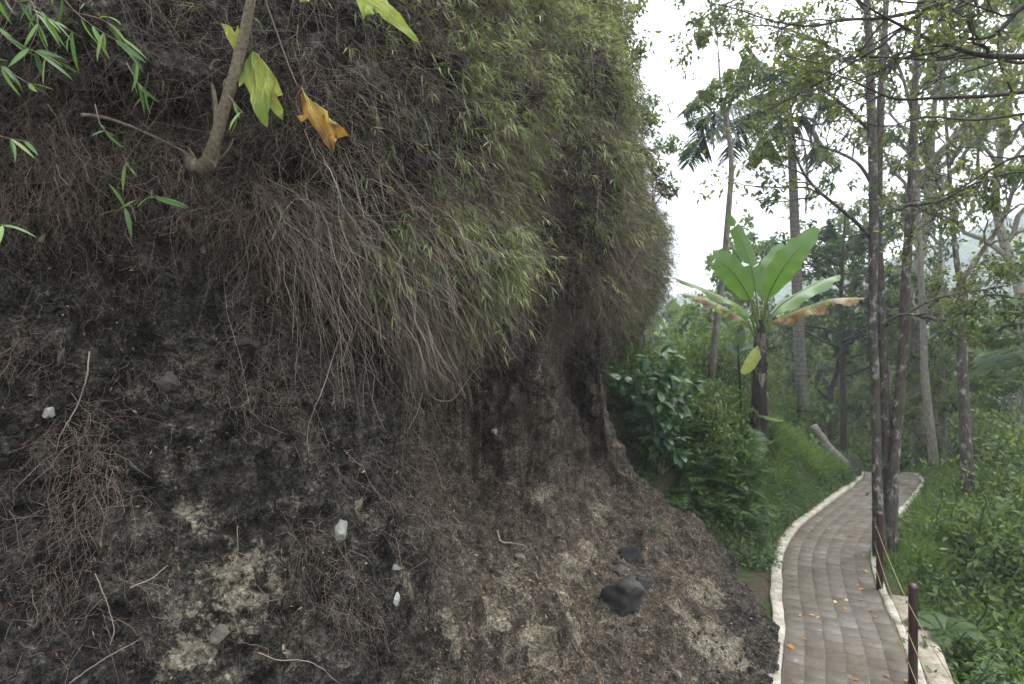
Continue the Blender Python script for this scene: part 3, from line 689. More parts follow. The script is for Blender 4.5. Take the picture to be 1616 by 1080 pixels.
# litter on the slope: dead leaves, twigs, grit
tm_ = (1 - sstep(2.6, 3.4, V2)) * sstep(3.8, 4.6, U2) * (U2 < 11.6) * (.35 + np.clip(nz2 + .25, 0, 1.2))
B, Nn, k = pick(rg, 3600, tm_)
lr = rg.beta(1.6, 2.2, len(B))
build('dead_leaf_litter', blades(B + Nn * .012, np.cross(Nn, rdir(rg, len(B))), norm(Nn + rdir(rg, len(B)) * .5), rg.uniform(.02, .06, len(B)), rg.uniform(.008, .02, len(B)), 0.05, .5, lr), M['deadleaf'], kind='stuff')
B, Nn, k = pick(rg, 900, vis * (U2 < 4.4) * (V2 < 6))
build('dead_leaf_litter', blades(B + Nn * .008, norm(np.cross(Nn, rdir(rg, len(B))) + DOWN * .5), norm(Nn + rdir(rg, len(B)) * .6), rg.uniform(.01, .035, len(B)), rg.uniform(.004, .012, len(B)), 0.1, .5, rg.beta(1.5, 1.5, len(B))), M['deadleaf'], kind='stuff')
tanm = 1 - .85 * sstep(.3, .6, tan).reshape(NU, NV)
thicket('fine_roots', 6000, tm_ * tanm, (.05, .24), .0011, M['drystem'], 0, 6, out=.12, down=.35, rand=.55, curl=1.1, drp=(0, .15))
thicket('fine_roots', 3500, tm_ * tanm * sstep(4.5, 5.5, U2), (.05, .2), .0014, M['root'], 0, 6, out=.12, down=.4, rand=.5, curl=1.1, drp=(0, .15))

def rock(rg, r, squash=(1, 1, 1), sub=3, rough=.25, facets=7):
    """an angular stone: a sphere cut by random planes, then roughened"""
    import bmesh
    bm = bmesh.new(); bmesh.ops.create_icosphere(bm, subdivisions=sub, radius=1)
    V = np.array([v.co[:] for v in bm.verts]); F = np.array([[v.index for v in f.verts] for f in bm.faces]); bm.free()
    for _ in range(facets + 6):
        d = rdir(rg, 1)[0]; h = rg.uniform(.4, .72); e = V @ d - h; V = V - np.maximum(e, 0)[:, None] * d
    V = V * (1 + rough * .45 * fbm(V + rg.uniform(0, 50, 3), 2.6, 5, int(rg.integers(99))))[:, None]
    return V * r * np.array(squash), [F], np.full(len(V), rg.uniform())
def scatter_mesh(rg, templ, pos, scl, rot=None):
    parts = []
    for i in range(len(pos)):
        V, F, r = templ[int(rg.integers(len(templ)))]
        q = rdir(rg, 3); q[1] = norm(np.cross(q[0], q[1])); q[2] = np.cross(q[0], q[1])
        parts.append((V @ q * scl[i] + pos[i], F, r * 0 + rg.uniform()))
    return parts
M['stone_dark'] = simple_mat('dark_stone', [(.35, (.012, .012, .012)), (.5, (.035, .034, .033)), (.62, (.085, .075, .062)), (.8, (.14, .12, .095))], rough=.85, nscale=5, bump=1.0, bdist=.03, by='obj')
M['stone_mid'] = simple_mat('grey_brown_stone', [(.3, (.03, .027, .024)), (.6, (.075, .068, .06)), (.85, (.17, .16, .14))], rough=.85, nscale=16, bump=.5, bdist=.01, by='obj')
M['stone_pale'] = simple_mat('pale_stone', [(.3, (.07, .07, .06)), (.55, (.22, .22, .195)), (.85, (.42, .42, .39))], rough=.9, nscale=18, bump=.5, bdist=.008, by='obj')
M['grit'] = simple_mat('grit', [(.2, (.018, .016, .014)), (.6, (.05, .043, .036)), (.97, (.16, .15, .13))], nscale=20, by='rnd')
tp = [rock(rg, 1, rg.uniform(.6, 1, 3), 1, .4, 5) for _ in range(8)]
B, Nn, k = pick(rg, 2600, tm_ + .35 * vis * (V2 < 5.6) * (U2 < 11))
build('loose_grit', scatter_mesh(rg, tp, B, rg.uniform(.004, .02, len(B)) * rg.uniform(.5, 1, len(B))), M['grit'], kind='stuff')
B, Nn, k = pick(rg, 500, win(U2, 7, 9.5, .3) * (V2 < 1.0))
build('loose_grit', scatter_mesh(rg, tp, B, rg.uniform(.012, .045, len(B))), M['grit'], kind='stuff')
STONES = [(385, 545, .085, 'mid', (1.2, .9, .75), 'wedge-shaped grey stone with a pale lower edge jutting from the dark left face', None),
          (266, 597, .062, 'mid', (1.1, .9, .7), 'small flat brown stone set in the dark face left of the wedge-shaped stone', None),
          (84, 649, .03, 'pale', (1, 1, .8), 'small round bluish pebble stuck in the dark face above the brown root tangle', None),
          (540, 836, .055, 'pale', (.8, .8, 1.2), 'large pale lichen-covered lump on the edge of the dark buttress', None),
          (626, 897, .035, 'pale', (1, .8, .8), 'pale stone on the buttress foot, the upper of two close together', None),
          (629, 945, .038, 'pale', (.7, .8, 1.2), 'pale upright stone on the buttress foot, the lower of two close together', None),
          (973, 935, .2, 'dark', (1.2, 1.0, 1.0), 'big black boulder lodged in the slope above the path', None),
          (1003, 880, .15, 'dark', (1, .9, 1), 'black stone lying just above the big black boulder', None),
          (1012, 915, .085, 'dark', (1, .9, 1), 'dark stone pressed against the right side of the big boulder', None),
          (975, 898, .09, 'mid', (1.4, 1, .6), 'pinkish brown flat stone wedged behind the top of the big boulder', None),
          (820, 880, .055, 'dark', (1.1, 1, .8), 'dark rounded stone half buried in the brown slope left of the boulder', None),
          (725, 832, .045, 'dark', (1.1, 1, .8), 'dark stone half buried at the top of the brown slope under the hollow', None),
          (900, 712, .06, 'dark', (1.1, 1, .8), 'dark clod sitting in the gully below the brown column of earth', None),
          (830, 533, .09, 'dark', (1.1, .8, .7), 'dark stone block in the face under the overhang', None),
          (1065, 1062, .045, 'mid', (1, 1, .7), 'grey stone low on the slope near the bottom of the photo', None),
          (775, 683, .04, 'pale', (1, 1, .8), 'pale tan stone in the back wall of the hollow', None),
          (345, 1003, .045, 'dark', (1, .8, 1), 'black stone in the tan weathered patch of the left face', None),
          (325, 395, .02, 'pale', (.7, .7, 1.4), 'whitish lichen-crusted chip below the bent sapling base', None),
          (92, 566, .026, 'pale', (.6, .6, 1.7), 'tall whitish chip in the dark face at far left', None),
          (70, 383, .018, 'pale', (.7, .7, 1.4), 'tiny whitish chip high on the dark face at far left', None)]
for px, py, r, kk, sq, lab, gr in STONES:
    c, q = at_px(px, py, vmax=5.7)
    q = q if q @ (np.array([0, 0, CAM_Z]) - c) > 0 else -q
    c = c + q * r * .12
    V, F, rr = rock(rg, r * 1.25, sq, 4, .75, 6)
    o = link('boulder' if r > .15 else 'stone', mesh('stone', V, F, M['stone_' + kk], {'rnd': rr}, False), label=lab, category='stone'); o.location = c
    o.rotation_euler = (rg.uniform(-.4, .4), rg.uniform(-.4, .4), 0)

# ------------------------------------------------------------------ bent sapling with lobed leaves, rooted in the face
def poly_pts(pts):   # (px,py,d) -> world
    return np.array([P(*q) for q in pts])
def limb(pts, r, n=20):
    w = catmull(poly_pts(pts) if len(pts[0]) == 3 else np.array(pts), n); rr = np.interp(np.linspace(0, 1, n), np.linspace(0, 1, len(r)), r)
    return w[None], rr[None]
M['sap_bark'] = simple_mat('sapling_bark', [(.25, (.07, .055, .038)), (.5, (.16, .13, .09)), (.8, (.27, .23, .17))], nscale=60, bump=.8, bdist=.004, by=None)
M['lobed'] = leaf_mat('lobed_leaf', [(0, (.14, .22, .035)), (.5, (.22, .31, .045)), (1, (.4, .38, .05))], .45)
M['vein'] = simple_mat('leaf_vein', [(.2, (.3, .34, .1)), (.8, (.42, .42, .16))], nscale=30, by=None)
M['lobed_dead'] = leaf_mat('withered_lobed_leaf', [(0, (.12, .06, .03)), (.4, (.22, .11, .045)), (.62, (.42, .24, .05)), (.85, (.2, .13, .09)), (1, (.3, .24, .18))], .3, .8, .1)
c0, _ = at_px(318, 262); dd = c0[1] - .06
sap = thing('sapling', P(318, 266, dd), 'bent knobbly sapling with yellow-green lobed leaves growing out of the dark face', 'sapling')
def part(root, name, pieces, mat, smooth=True, **tags):
    V, F, r = join(pieces if isinstance(pieces, list) else [pieces]); loc = np.array(root.location) if root.type == 'EMPTY' else np.array(root['_o'])
    o = link(name, mesh(name, V - loc, F, mat, {'rnd': r}, smooth), root, **tags); return o
part(sap, 'stem', tubes(*limb([(292, 232, dd + .25), (302, 258, dd + .02), (315, 266, dd), (330, 250, dd - .04), (346, 200, dd - .1), (366, 130, dd - .16), (384, 60, dd - .22), (396, 0, dd - .28), (404, -70, dd - .34), (425, -150, dd - .3)], [.028, .03, .034, .032, .027, .025, .023, .02, .018, .013], 60), 12, jitter=.1), M['sap_bark'])
part(sap, 'branch', tubes(*limb([(322, 266, dd), (338, 258, dd - .03), (342, 222, dd - .04), (341, 180, dd - .02), (336, 140, dd), (322, 118, dd + .02)], [.02, .018, .015, .013, .01, .004], 30), 9, jitter=.08), M['sap_bark'])
part(sap, 'branch', tubes(*limb([(331, 125, dd), (332, 108, dd), (338, 97, dd), (346, 95, dd)], [.007, .007, .006, .005], 10), 7), M['sap_bark'])
part(sap, 'branch', tubes(*limb([(335, 262, dd), (350, 248, dd - .02), (362, 234, dd - .03), (368, 220, dd - .03)], [.008, .006, .005, .003], 12), 6), M['sap_bark'])
part(sap, 'root', tubes(*limb([(308, 260, dd), (296, 246, dd + .03), (280, 234, dd + .1), (262, 222, dd + .16), (235, 212, dd + .2)], [.018, .014, .01, .008, .005], 14), 7, jitter=.15), M['sap_bark'])
part(sap, 'root', tubes(*limb([(312, 258, dd), (300, 238, dd + .02), (296, 232, dd + .06)], [.01, .007, .003], 8), 6), M['sap_bark'])
def lobed(root, pts, d, bend, mat, rnd, label=None, seed=0, crum=.045):
    """a lobed leaf from its outline: triangulated, cupped and wavy, with raised veins by curvature"""
    import bmesh
    A = np.array([P(x, y, d) for x, y in pts]); c = A.mean(0); q = A - c
    bm = bmesh.new(); vs = [bm.verts.new(v) for v in q]; f = bm.faces.new(vs)
    bmesh.ops.triangulate(bm, faces=[f]); bmesh.ops.subdivide_edges(bm, edges=bm.edges[:], cuts=3, use_grid_fill=True)
    bmesh.ops.triangulate(bm, faces=bm.faces[:])
    V = np.array([v.co[:] for v in bm.verts]); bm.verts.index_update(); F = np.array([[v.index for v in f.verts] for f in bm.faces]); bm.free()
    V[:, 1] += bend * (V[:, 0] * .9 + V[:, 2] * .5) + crum * fbm(V + seed, 14 if crum < .05 else 22, 3, seed) + .25 * (V[:, 0] ** 2)
    r = np.clip(rnd + .5 * fbm(V + 3, 12, 3, 8), 0, 1)
    lf = part(root, 'leaf', (V + c, [F], r), mat, True, label=label)
    ln = np.linalg.norm(q, axis=1); b0 = q[0]; vn = []
    for k in sorted(range(1, len(q)), key=lambda k: -np.linalg.norm(q[k] - b0))[:7]:
        pth = b0 + (q[k] * .92 - b0) * np.linspace(0, 1, 9)[:, None]; pth = np.array([V[np.argmin(np.linalg.norm(V[:, [0, 2]] - w_[[0, 2]], axis=1))] for w_ in pth]); pth[:, 1] -= .0012
        vn.append(tubes(catmull(pth, 12)[None], np.linspace(.0016, .0005, 12)[None], 4, np.array([.9]), cap=False))
    V2_, F2_, r2_ = join(vn); o = link('vein', mesh('vein', V2_ + c - np.array(root.location), F2_, M['vein'], {'rnd': r2_}, True), lf)
    return lf
lobed(sap, [(398, 80), (412, 92), (420, 107), (436, 124), (444, 148), (437, 152), (431, 142), (444, 170), (443, 187), (432, 178), (425, 168), (424, 185), (421, 201), (412, 194), (405, 178), (399, 160), (396, 150), (392, 143), (385, 130), (380, 140), (375, 124), (384, 110), (388, 95)], dd - .16, .35, M['lobed'], .55, seed=1)
lobed(sap, [(346, 34), (355, 36), (366, 44), (372, 55), (378, 42), (383, 60), (380, 76), (376, 92), (372, 86), (366, 72), (358, 58), (351, 46)], dd - .2, -.3, M['lobed'], .6, seed=2)
lobed(sap, [(545, -28), (560, -5), (568, 15), (577, 37), (579, 26), (576, 10), (598, 22), (606, 32), (620, 38), (640, 52), (652, 61), (659, 57), (652, 48), (643, 38), (630, 18), (612, 2), (600, -25), (575, -50), (555, -45)], dd - .38, .3, M['lobed'], .5, 'yellow-green leaf hanging into the top edge', seed=3)
lobed(sap, [(455, -30), (466, -5), (478, 8), (474, -10), (490, 6), (486, -22), (470, -45)], dd - .35, .3, M['lobed'], .65, seed=4)
part(sap, 'petiole', tubes(*limb([(404, -60, dd - .34), (450, -70, dd - .36), (510, -60, dd - .38), (552, -40, dd - .38)], [.004, .003], 14), 6), M['lobed'])
part(sap, 'petiole', tubes(*limb([(391, 30, dd - .25), (396, 55, dd - .2), (398, 82, dd - .16)], [.004, .003], 10), 6), M['lobed'])
part(sap, 'petiole', tubes(*limb([(408, -40, dd - .32), (422, 10, dd - .3), (440, 60, dd - .28), (456, 105, dd - .28), (471, 140, dd - .28)], [.0045, .003], 20), 6), M['curtain'])
lobed(sap, [(478, 140), (486, 160), (500, 165), (515, 172), (508, 178), (522, 190), (540, 200), (546, 208), (534, 213), (520, 206), (512, 204), (518, 222), (528, 232), (524, 240), (515, 230), (505, 216), (498, 205), (490, 190), (478, 195), (470, 186), (480, 178), (481, 160)], dd - .28, .3, M['lobed_dead'], .5, 'withered orange-brown leaf hanging head down', seed=5, crum=.075)

# bamboo sprigs close to the lens at the top left: each its own plant with its leaves
tpl_leaf = []
for k in range(4):
    V, F, r = blades(np.zeros((1, 3)), np.array([[1., 0, 0]]), np.array([[0, 0, 1.]]), 1.0, .12, .15 + .1 * k, .45, np.array([.5]), .4)
    # refine: a lance leaf of 6 stations
    t = np.linspace(0, 1, 8); w = np.sin(np.pi * np.clip(t, 0, 1) ** .8) ** .8 * .06; w[0] = .006
    z = -(.1 + .12 * k) * t ** 2
    Vl = np.concatenate([np.stack([t, -w, z + .02 * (w > .02)], 1), np.stack([t, 0 * t, z], 1), np.stack([t, w, z + .02 * (w > .02)], 1)])
    Fl = []
    for j in range(7): Fl += [(j, j + 1, j + 9, j + 8), (j + 8, j + 9, j + 17, j + 16)]
    tpl_leaf.append(mesh('bamboo_leaf', Vl, [np.array(Fl)], None, {'rnd': np.full(24, .5)}, True))
M['sprig'] = leaf_mat('sprig_leaf', [(0, (.05, .1, .035)), (.4, (.085, .17, .05)), (.8, (.13, .25, .06)), (1, (.22, .3, .09))], .35, by='obj')
for me in tpl_leaf: me.materials.append(M['sprig'])
from mathutils import Matrix, Vector
def place_leaf(root, me, base, dirv, nrm, L, name='leaf', wscale=1.0):
    x = Vector(dirv).normalized(); z = Vector(nrm); y = z.cross(x).normalized(); z = x.cross(y)
    m = Matrix((x, y, z)).transposed().to_4x4()
    m = Matrix.Translation(Vector(base) - root.location) @ m @ Matrix.Diagonal((L, L * wscale, L, 1))
    o = bpy.data.objects.new(name, me); COL.objects.link(o); o.parent = root; o.matrix_local = m
    return o
SPR = [((-40, -30), (60, 20), (130, 60), 2.45, 'reaching right along the top of the frame'), ((-60, 60), (10, 110), (75, 150), 2.3, 'hanging low beside the dark hollow at the left edge'), ((-60, -60), (30, -10), (90, 40), 2.3, 'in the very corner, crowded with short leaves'),
       ((60, -60), (120, 20), (200, 75), 2.6, 'with one long blade that points at the lobed leaf'), ((-50, 190), (0, 215), (50, 225), 2.3, 'sending blades in from the left edge below the others'), ((120, 20), (175, 40), (225, 110), 2.75, 'hanging over the bare hollow left of the sapling'),
       ((200, 100), (225, 140), (235, 115), 2.85, 'small upright tuft between the hollow and the sapling'), ((150, 165), (160, 200), (180, 215), 2.8, 'thin and drooping below the hollow'), ((195, 245), (205, 265), (215, 240), 2.95, 'three-leaved and small on the bare face'),
       ((175, 340), (205, 325), (215, 350), 2.95, 'lowest on the dark face, two blades like a moustache'), ((-40, 330), (-10, 350), (15, 360), 2.3, 'cut by the left edge halfway down'), ((240, 300), (240, 310), (255, 312), 2.95, 'single blade at the tip of the long bare runner'),
       ((20, -50), (60, 30), (40, 90), 2.35, 'dangling straight down near the corner'), ((-30, 20), (30, 70), (110, 100), 2.3, 'slanting down across its neighbours'), ((360, 150), (372, 165), (385, 180), 3.0, 'behind the bent stem of the sapling'),
       ((760, 540), (780, 528), (795, 530), 5.0, 'poking right from the tip of the big overhang'), ((735, 470), (765, 465), (790, 455), 4.9, 'at the right edge of the big overhang'), ((770, 330), (795, 350), (812, 372), 4.9, 'dark green against the shaded gap between the overhangs')]
for i, (a, b, c, d, w) in enumerate(SPR):
    p3 = [P(a[0], a[1], d + .1), P(b[0], b[1], d), P(c[0], c[1], d - .03)]
    r_ = thing('bamboo_sprig', p3[0], 'thin bamboo sprig ' + w, 'plant', 'green bamboo sprigs on the cliff brow')
    pts = catmull(p3, 10)
    V, F, rr = tubes(pts[None], np.linspace(.0022, .001, 10)[None] * (d / 2.6), 5, np.array([.5])); part(r_, 'stem', (V, F, rr), M['drystem'])
    for j in range(9 if i in (0, 1, 2, 3, 12, 13) else (4 if i > 5 else 7)):
        q = rg.uniform(.25, 1); k = min(int(q * 9), 8); tv = norm(pts[k + 1] - pts[k]); e = tv * .7 + rdir(rg, 1)[0] * .75 + DOWN * .35; e[1] -= .1
        nv = norm(rdir(rg, 1)[0] * .8 + np.array([0, -.6, .8]))
        place_leaf(r_, tpl_leaf[int(rg.integers(4))], pts[k], norm(e), nv, rg.uniform(.055, .15) * (1 if d < 4 else .9), wscale=rg.uniform(.8, 1.4))

# long runners and roots one can follow by eye
RUN = [([(75, 165), (90, 190), (105, 225), (130, 255), (170, 275), (210, 295), (262, 315)], .0035, 'long bare brown runner curving down the dark face from the upper left corner', 'drystem', .06),
       ([(128, 182), (160, 185), (196, 195), (225, 208), (262, 225), (290, 240)], .009, 'thick pale root lying across the dark hollow left of the sapling', 'curtain', .05),
       ([(142, 555), (135, 600), (122, 640), (100, 680), (88, 715)], .0035, 'straight pale twig above the brown root tangle at left', 'curtain', .1),
       ([(430, 380), (425, 430), (428, 470), (440, 498)], .002, 'thin root hanging beside the wedge-shaped stone', 'drystem', .08),
       ([(535, 535), (520, 580), (507, 620), (495, 650), (486, 680), (488, 720)], .0028, 'thin pale root trailing below the big overhang on its left', 'curtain', .1),
       ([(575, 500), (577, 560), (573, 620), (575, 660)], .0025, 'straight hanging root below the middle of the big overhang', 'drystem', .15),
       ([(668, 600), (675, 620), (695, 632), (715, 630), (730, 612), (745, 590), (757, 578)], .0075, 'brown hooked root curving up under the tip of the big overhang', 'drystem', .3),
       ([(667, 620), (660, 650), (650, 672), (645, 678)], .004, 'short pale root hanging left of the hooked root', 'curtain', .3),
       ([(700, 632), (688, 645), (683, 665), (690, 685)], .003, 'thin looped root under the hooked root', 'drystem', .25),
       ([(375, 830), (372, 880), (340, 915)], .002, 'pale crooked twig low on the left face', 'drystem', .04),
       ([(110, 1078), (145, 1050), (180, 1030), (218, 1010)], .0028, 'pale twig slanting up from the bottom edge at left', 'curtain', .05),
       ([(205, 928), (235, 915), (262, 893)], .0035, 'short straight pale twig lying across the left face', 'curtain', .04),
       ([(408, 1030), (440, 1042), (478, 1042), (510, 1055), (535, 1075)], .0028, 'kinked pale twig at the bottom of the tan weathered patch', 'curtain', .04),
       ([(150, 905), (170, 950), (183, 990), (175, 1020)], .003, 'dark pale-tipped twig leaning on the left face below the root tangle', 'drystem', .05),
       ([(784, 838), (790, 855), (806, 858), (828, 862)], .011, 'forked weathered grey stick lying at the top of the brown slope', 'curtain', .02),
       ([(716, 605), (706, 640), (690, 670)], .002, 'hair-thin root under the overhang tip', 'drystem', .25)]
for pts, r, lab, mt, off in RUN:
    w = []
    for x, y in pts:
        c, q = at_px(x, y, vmax=7.2); w.append(c)
    w = np.array(w); dep = catmull(w, len(w))[:, 1]; dmed = np.minimum(dep, np.median(dep) + .3) - off
    w = np.array([P(x, y, dq) for (x, y), dq in zip(pts, dmed)])
    cc = catmull(w, 26); cc += np.cumsum(rg.normal(size=cc.shape), 0) * .0012
    V, F, rr = tubes(cc[None], (r * np.linspace(1, .45, 26))[None], 6, np.array([.6]), jitter=.12)
    org = cc[0]
    o = link('hanging_root' if 'root' in lab else 'twig', mesh('twig', V - org, F, M[mt], {'rnd': rr}, True), label=lab, category='root' if 'root' in lab else 'twig'); o.location = org
# ------------------------------------------------------------------ railing posts and ropes
M['post'] = simple_mat('maroon_painted_steel', [(.3, (.018, .008, .008)), (.6, (.038, .013, .013)), (.85, (.075, .026, .02))], rough=.38, spec=.5, nscale=16, bump=.1, bdist=.002, by=None)
M['rope'] = simple_mat('yellowish_rope', [(.3, (.14, .11, .055)), (.7, (.25, .2, .11))], nscale=60, by=None)
def lathe(prof, n=20, rnd=.5):
    a = np.arange(n) / n * 2 * np.pi; V = np.array([[r * math.cos(t), r * math.sin(t), z] for r, z in prof for t in a]); K = len(prof)
    ii = np.arange(K * n).reshape(K, n); q = np.stack([ii[:-1], np.roll(ii[:-1], -1, 1), np.roll(ii[1:], -1, 1), ii[1:]], -1).reshape(-1, 4)
    return V, [q], np.full(len(V), rnd)
POSTS = [((4.76, 8.84, -.02), 1.0, 'maroon steel railing post beside the trunks, the farther of the two', .15), ((3.76, 6.4, -.02), .93, 'maroon steel railing post nearest the bottom edge with a sunlit red cap', .1)]
for (x, y, z), h, lab, off in POSTS:
    po = thing('railing_post', (x, y, z), lab, 'post', 'maroon railing posts along the path'); r = .041
    V, F, q = lathe([(0, -.3), (r, -.3), (r, h - .02), (r * .97, h - .004), (r * .8, h + .01), (r * .45, h + .022), (0, h + .026)]); part(po, 'tube', (V + np.array([x, y, z]), F, q), M['post'])
    V, F, q = lathe([(r * 1.0, h - .022), (r * 1.06, h - .018), (r * 1.02, h - .002), (r * .82, h + .013), (r * .45, h + .025), (0, h + .029)]); part(po, 'cap', (V + np.array([x, y, z]), F, q), M['post'])
    for dz in (.15, .43, .7):
        e = np.array([x, y, z + h - dz]); t = np.linspace(0, 2 * np.pi, 12)
        ring = np.stack([e[0] - r - .012 + .012 * np.cos(t), e[1] + 0 * t, e[2] + .012 * np.sin(t)], 1)
        part(po, 'eyelet', tubes(ring[None], np.full((1, 12), .0035), 5, np.array([.5])), M['post'])
A0 = np.array([4.76 - .05, 8.84, .98]); A1 = np.array([3.76 - .05, 6.4, .91]); A2 = np.array([2.55, 3.5, 1.15])
for dz, sag, lab in [(.15, .03, 'top rope of the railing running from post to post'), (.43, .07, 'middle yellow rope of the railing, sagging between the posts'), (.7, .05, 'lowest rope of the railing just above the path edge')]:
    w = []
    for a, b in ((A0, A1), (A1, A2)):
        t = np.linspace(0, 1, 14)[:, None]; q = (a - UP * dz) * (1 - t) + (b - UP * dz) * t; q[:, 2] -= sag * 4 * t[:, 0] * (1 - t[:, 0]); w.append(q[:-1] if a is A0 else q)
    w = np.vstack(w); V, F, q = tubes(w[None], np.full((1, len(w)), .0042), 6, np.array([.5]))
    o = link('rope', mesh('rope', V - w[0], F, M['rope'], {'rnd': q}, True), label=lab, category='rope', group='ropes of the railing'); o.location = w[0]

# ------------------------------------------------------------------ banana plant
def banana_leaf_mat():
    m, nt, out = new_mat('banana_leaf'); g = N(nt); f = g.attr('rnd'); b = g.attr('brown'); q = g.attr('across')
    c = g.ramp(f, [(0, (.045, .105, .022)), (.5, (.085, .185, .03)), (.8, (.16, .24, .11)), (1, (.38, .4, .08))])
    wv = g.math('SINE', g.math('MULTIPLY', q, 260.0)); c = g.mix(g.math('MULTIPLY', g.math('ADD', wv, 1.0), .12), c, (.13, .22, .06))
    n = g.noise(g.coord(), 9, 5, .7); bb = g.ramp(g.math('ADD', b, g.math('MULTIPLY', g.math('SUBTRACT', n, .5), .9)), [(.45, 0.0), (.55, 1.0)])
    c = g.mix(bb, c, g.ramp(n, [(.35, (.05, .025, .012)), (.52, (.2, .095, .022)), (.7, (.36, .25, .06))]))
    geo = g.add('ShaderNodeNewGeometry').outputs['Normal']
    p = g.bsdf(c, .42, .55, g.bump(wv, .15, .003)); t = g.add('ShaderNodeBsdfTranslucent'); g.set(t.inputs[0], g.mix(1.0, c, (1.3, 1.3, .5), 'MULTIPLY'))
    mx = g.add('ShaderNodeMixShader'); mx.inputs[0].default_value = .45
    nt.links.new(p, mx.inputs[1]); nt.links.new(t.outputs[0], mx.inputs[2]); nt.links.new(mx.outputs[0], out.inputs['Surface']); return m
M['banana'] = banana_leaf_mat()
M['banana_sheath'] = simple_mat('banana_stem_sheath', [(.3, (.014, .011, .009)), (.5, (.05, .04, .031)), (.78, (.17, .145, .115))], nscale=7, bump=.5, bdist=.01, by='rnd', stretch=(3, 3, .6))
M['petiole'] = simple_mat('banana_petiole', [(.2, (.05, .09, .02)), (.8, (.14, .17, .05))], nscale=12, by='rnd')
BD = 12.0
ban = thing('banana_plant', P(1197, 692, BD), 'banana plant with huge paddle leaves and a shaggy brown stem above the path bend', 'banana plant')
def banana_leaf(root, pts, W, seed, face=(0, -1, .3), fold=.3, brown=(0, 0), rnd=.5, tear=.25, t0=.25, name='leaf', label=None, pr=.02):
    rg_ = np.random.default_rng(seed); n = 44
    C = catmull(poly_pts(pts), n); u = np.linspace(0, 1, n)
    T = norm(np.gradient(C, axis=0)); f = np.array(face, float); S = norm(np.cross(T, f)); Nn = np.cross(S, T)
    Nn = np.where((Nn @ f)[:, None] < 0, -Nn, Nn)
    bl = u >= t0; q = np.clip((u - t0) / (1 - t0), 0, 1)
    prof = np.clip(np.sin(np.pi * np.clip(q, 0, 1) ** .75), 0, 1) ** .55 * W; prof = np.where(q > .97, prof * .7, prof) + .002
    idx = np.where(bl)[0]; Vs, Fs, Rr, Bb, Ac, off = [], [], [], [], [], 0
    for sgn in (-1, 1):
        notch = np.zeros(n); k = idx[0]
        while k < n - 2:
            k += int(rg_.integers(2, 9)); 
            if k < n - 1 and rg_.uniform() < tear: notch[k] = rg_.uniform(.25, 1)
        wob = 1 + .06 * np.sin(u * 40 + seed) + rg_.normal(size=n) * .02; lag = rg_.normal() * 0
        for a in idx[:-1]:
            b = a + 1; NS = 4
            for e, k in ((0, a), (1, b)): 
                pass
            rows = []
            for e, k in ((0, a), (1, b)):
                s = np.linspace(0, 1, NS + 1); sh = notch[a if e == 0 else b] * .012 * (1 if e == 0 else -1)
                drop = fold * s ** 1.5 * (1 + .35 * np.sin(u[k] * 23 + sgn * seed)) + (.12 * notch[a] * s)
                w = prof[k] * wob[k]
                rows.append(C[k] + S[k] * (sgn * s * w * np.cos(fold * .8))[:, None] - Nn[k] * (drop * w)[:, None] + T[k] * (s * w * .28 + s * sh * 4)[:, None])
            V = np.vstack(rows); Vs.append(V); j = np.arange(NS)
            Fs.append(np.stack([off + j, off + j + 1, off + NS + 2 + j, off + NS + 1 + j], -1)); off += len(V)
            s2 = np.tile(np.linspace(0, 1, NS + 1), 2); Rr.append(np.clip(rnd + .12 * np.sin(a * .9) * s2 + (q[a] * .1), 0, 1))
            Bb.append(np.where(sgn > 0, brown[1], brown[0]) * (.35 + .65 * s2)); Ac.append(np.full(len(V), 0) + np.repeat([u[a], u[b]], NS + 1))
    V = np.vstack(Vs) - np.array(root.location)
    me = mesh(name, V, [np.vstack(Fs)], M['banana'], {'rnd': np.concatenate(Rr), 'brown': np.concatenate(Bb), 'across': np.concatenate(Ac)}, True)
    lf = link(name, me, root, label=label)
    mid = tubes((C - Nn * .006)[None], np.interp(u, [0, t0, 1], [pr * 1.4, pr * .8, .003])[None], 7, np.array([rg_.uniform()]))
    V, F, r = mid; mr = link('midrib', mesh('midrib', V - np.array(root.location), F, M['petiole'], {'rnd': r}, True), lf)
    return lf
d = BD
banana_leaf(ban, [(1200, 522, d), (1194, 470, d + .12), (1187, 425, d + .2), (1168, 375, d + .25), (1148, 338, d + .2)], .17, 1, (0.25, -1, .1), .12, tear=.35, t0=.28, rnd=.3)
banana_leaf(ban, [(1199, 525, d), (1186, 478, d - .25), (1165, 440, d - .45), (1140, 414, d - .6), (1116, 404, d - .6)], .235, 2, (-.15, -1, .25), .1, tear=.1, t0=.27, rnd=.5)
banana_leaf(ban, [(1203, 524, d), (1212, 470, d - .2), (1232, 430, d - .35), (1258, 395, d - .4), (1292, 360, d - .3)], .235, 3, (.1, -1, .2), .12, tear=.08, t0=.25, rnd=.5)
banana_leaf(ban, [(1204, 520, d), (1208, 470, d + .3), (1218, 420, d + .55), (1234, 384, d + .7)], .24, 4, (-.5, -1, .3), .35, tear=.1, t0=.3, rnd=.62)
banana_leaf(ban, [(1206, 525, d), (1222, 492, d + .1), (1255, 466, d + .3), (1300, 442, d + .5), (1326, 434, d + .6)], .2, 5, (0, -.35, 1), .5, tear=.15, t0=.2, rnd=.65)
banana_leaf(ban, [(1205, 530, d), (1222, 506, d - .1), (1262, 488, d - .25), (1310, 472, d - .4), (1366, 470, d - .5)], .22, 6, (0, -.15, 1), .75, brown=(.1, .95), tear=.6, t0=.2, rnd=.6, label='torn leaf with a browned lower edge reaching right')
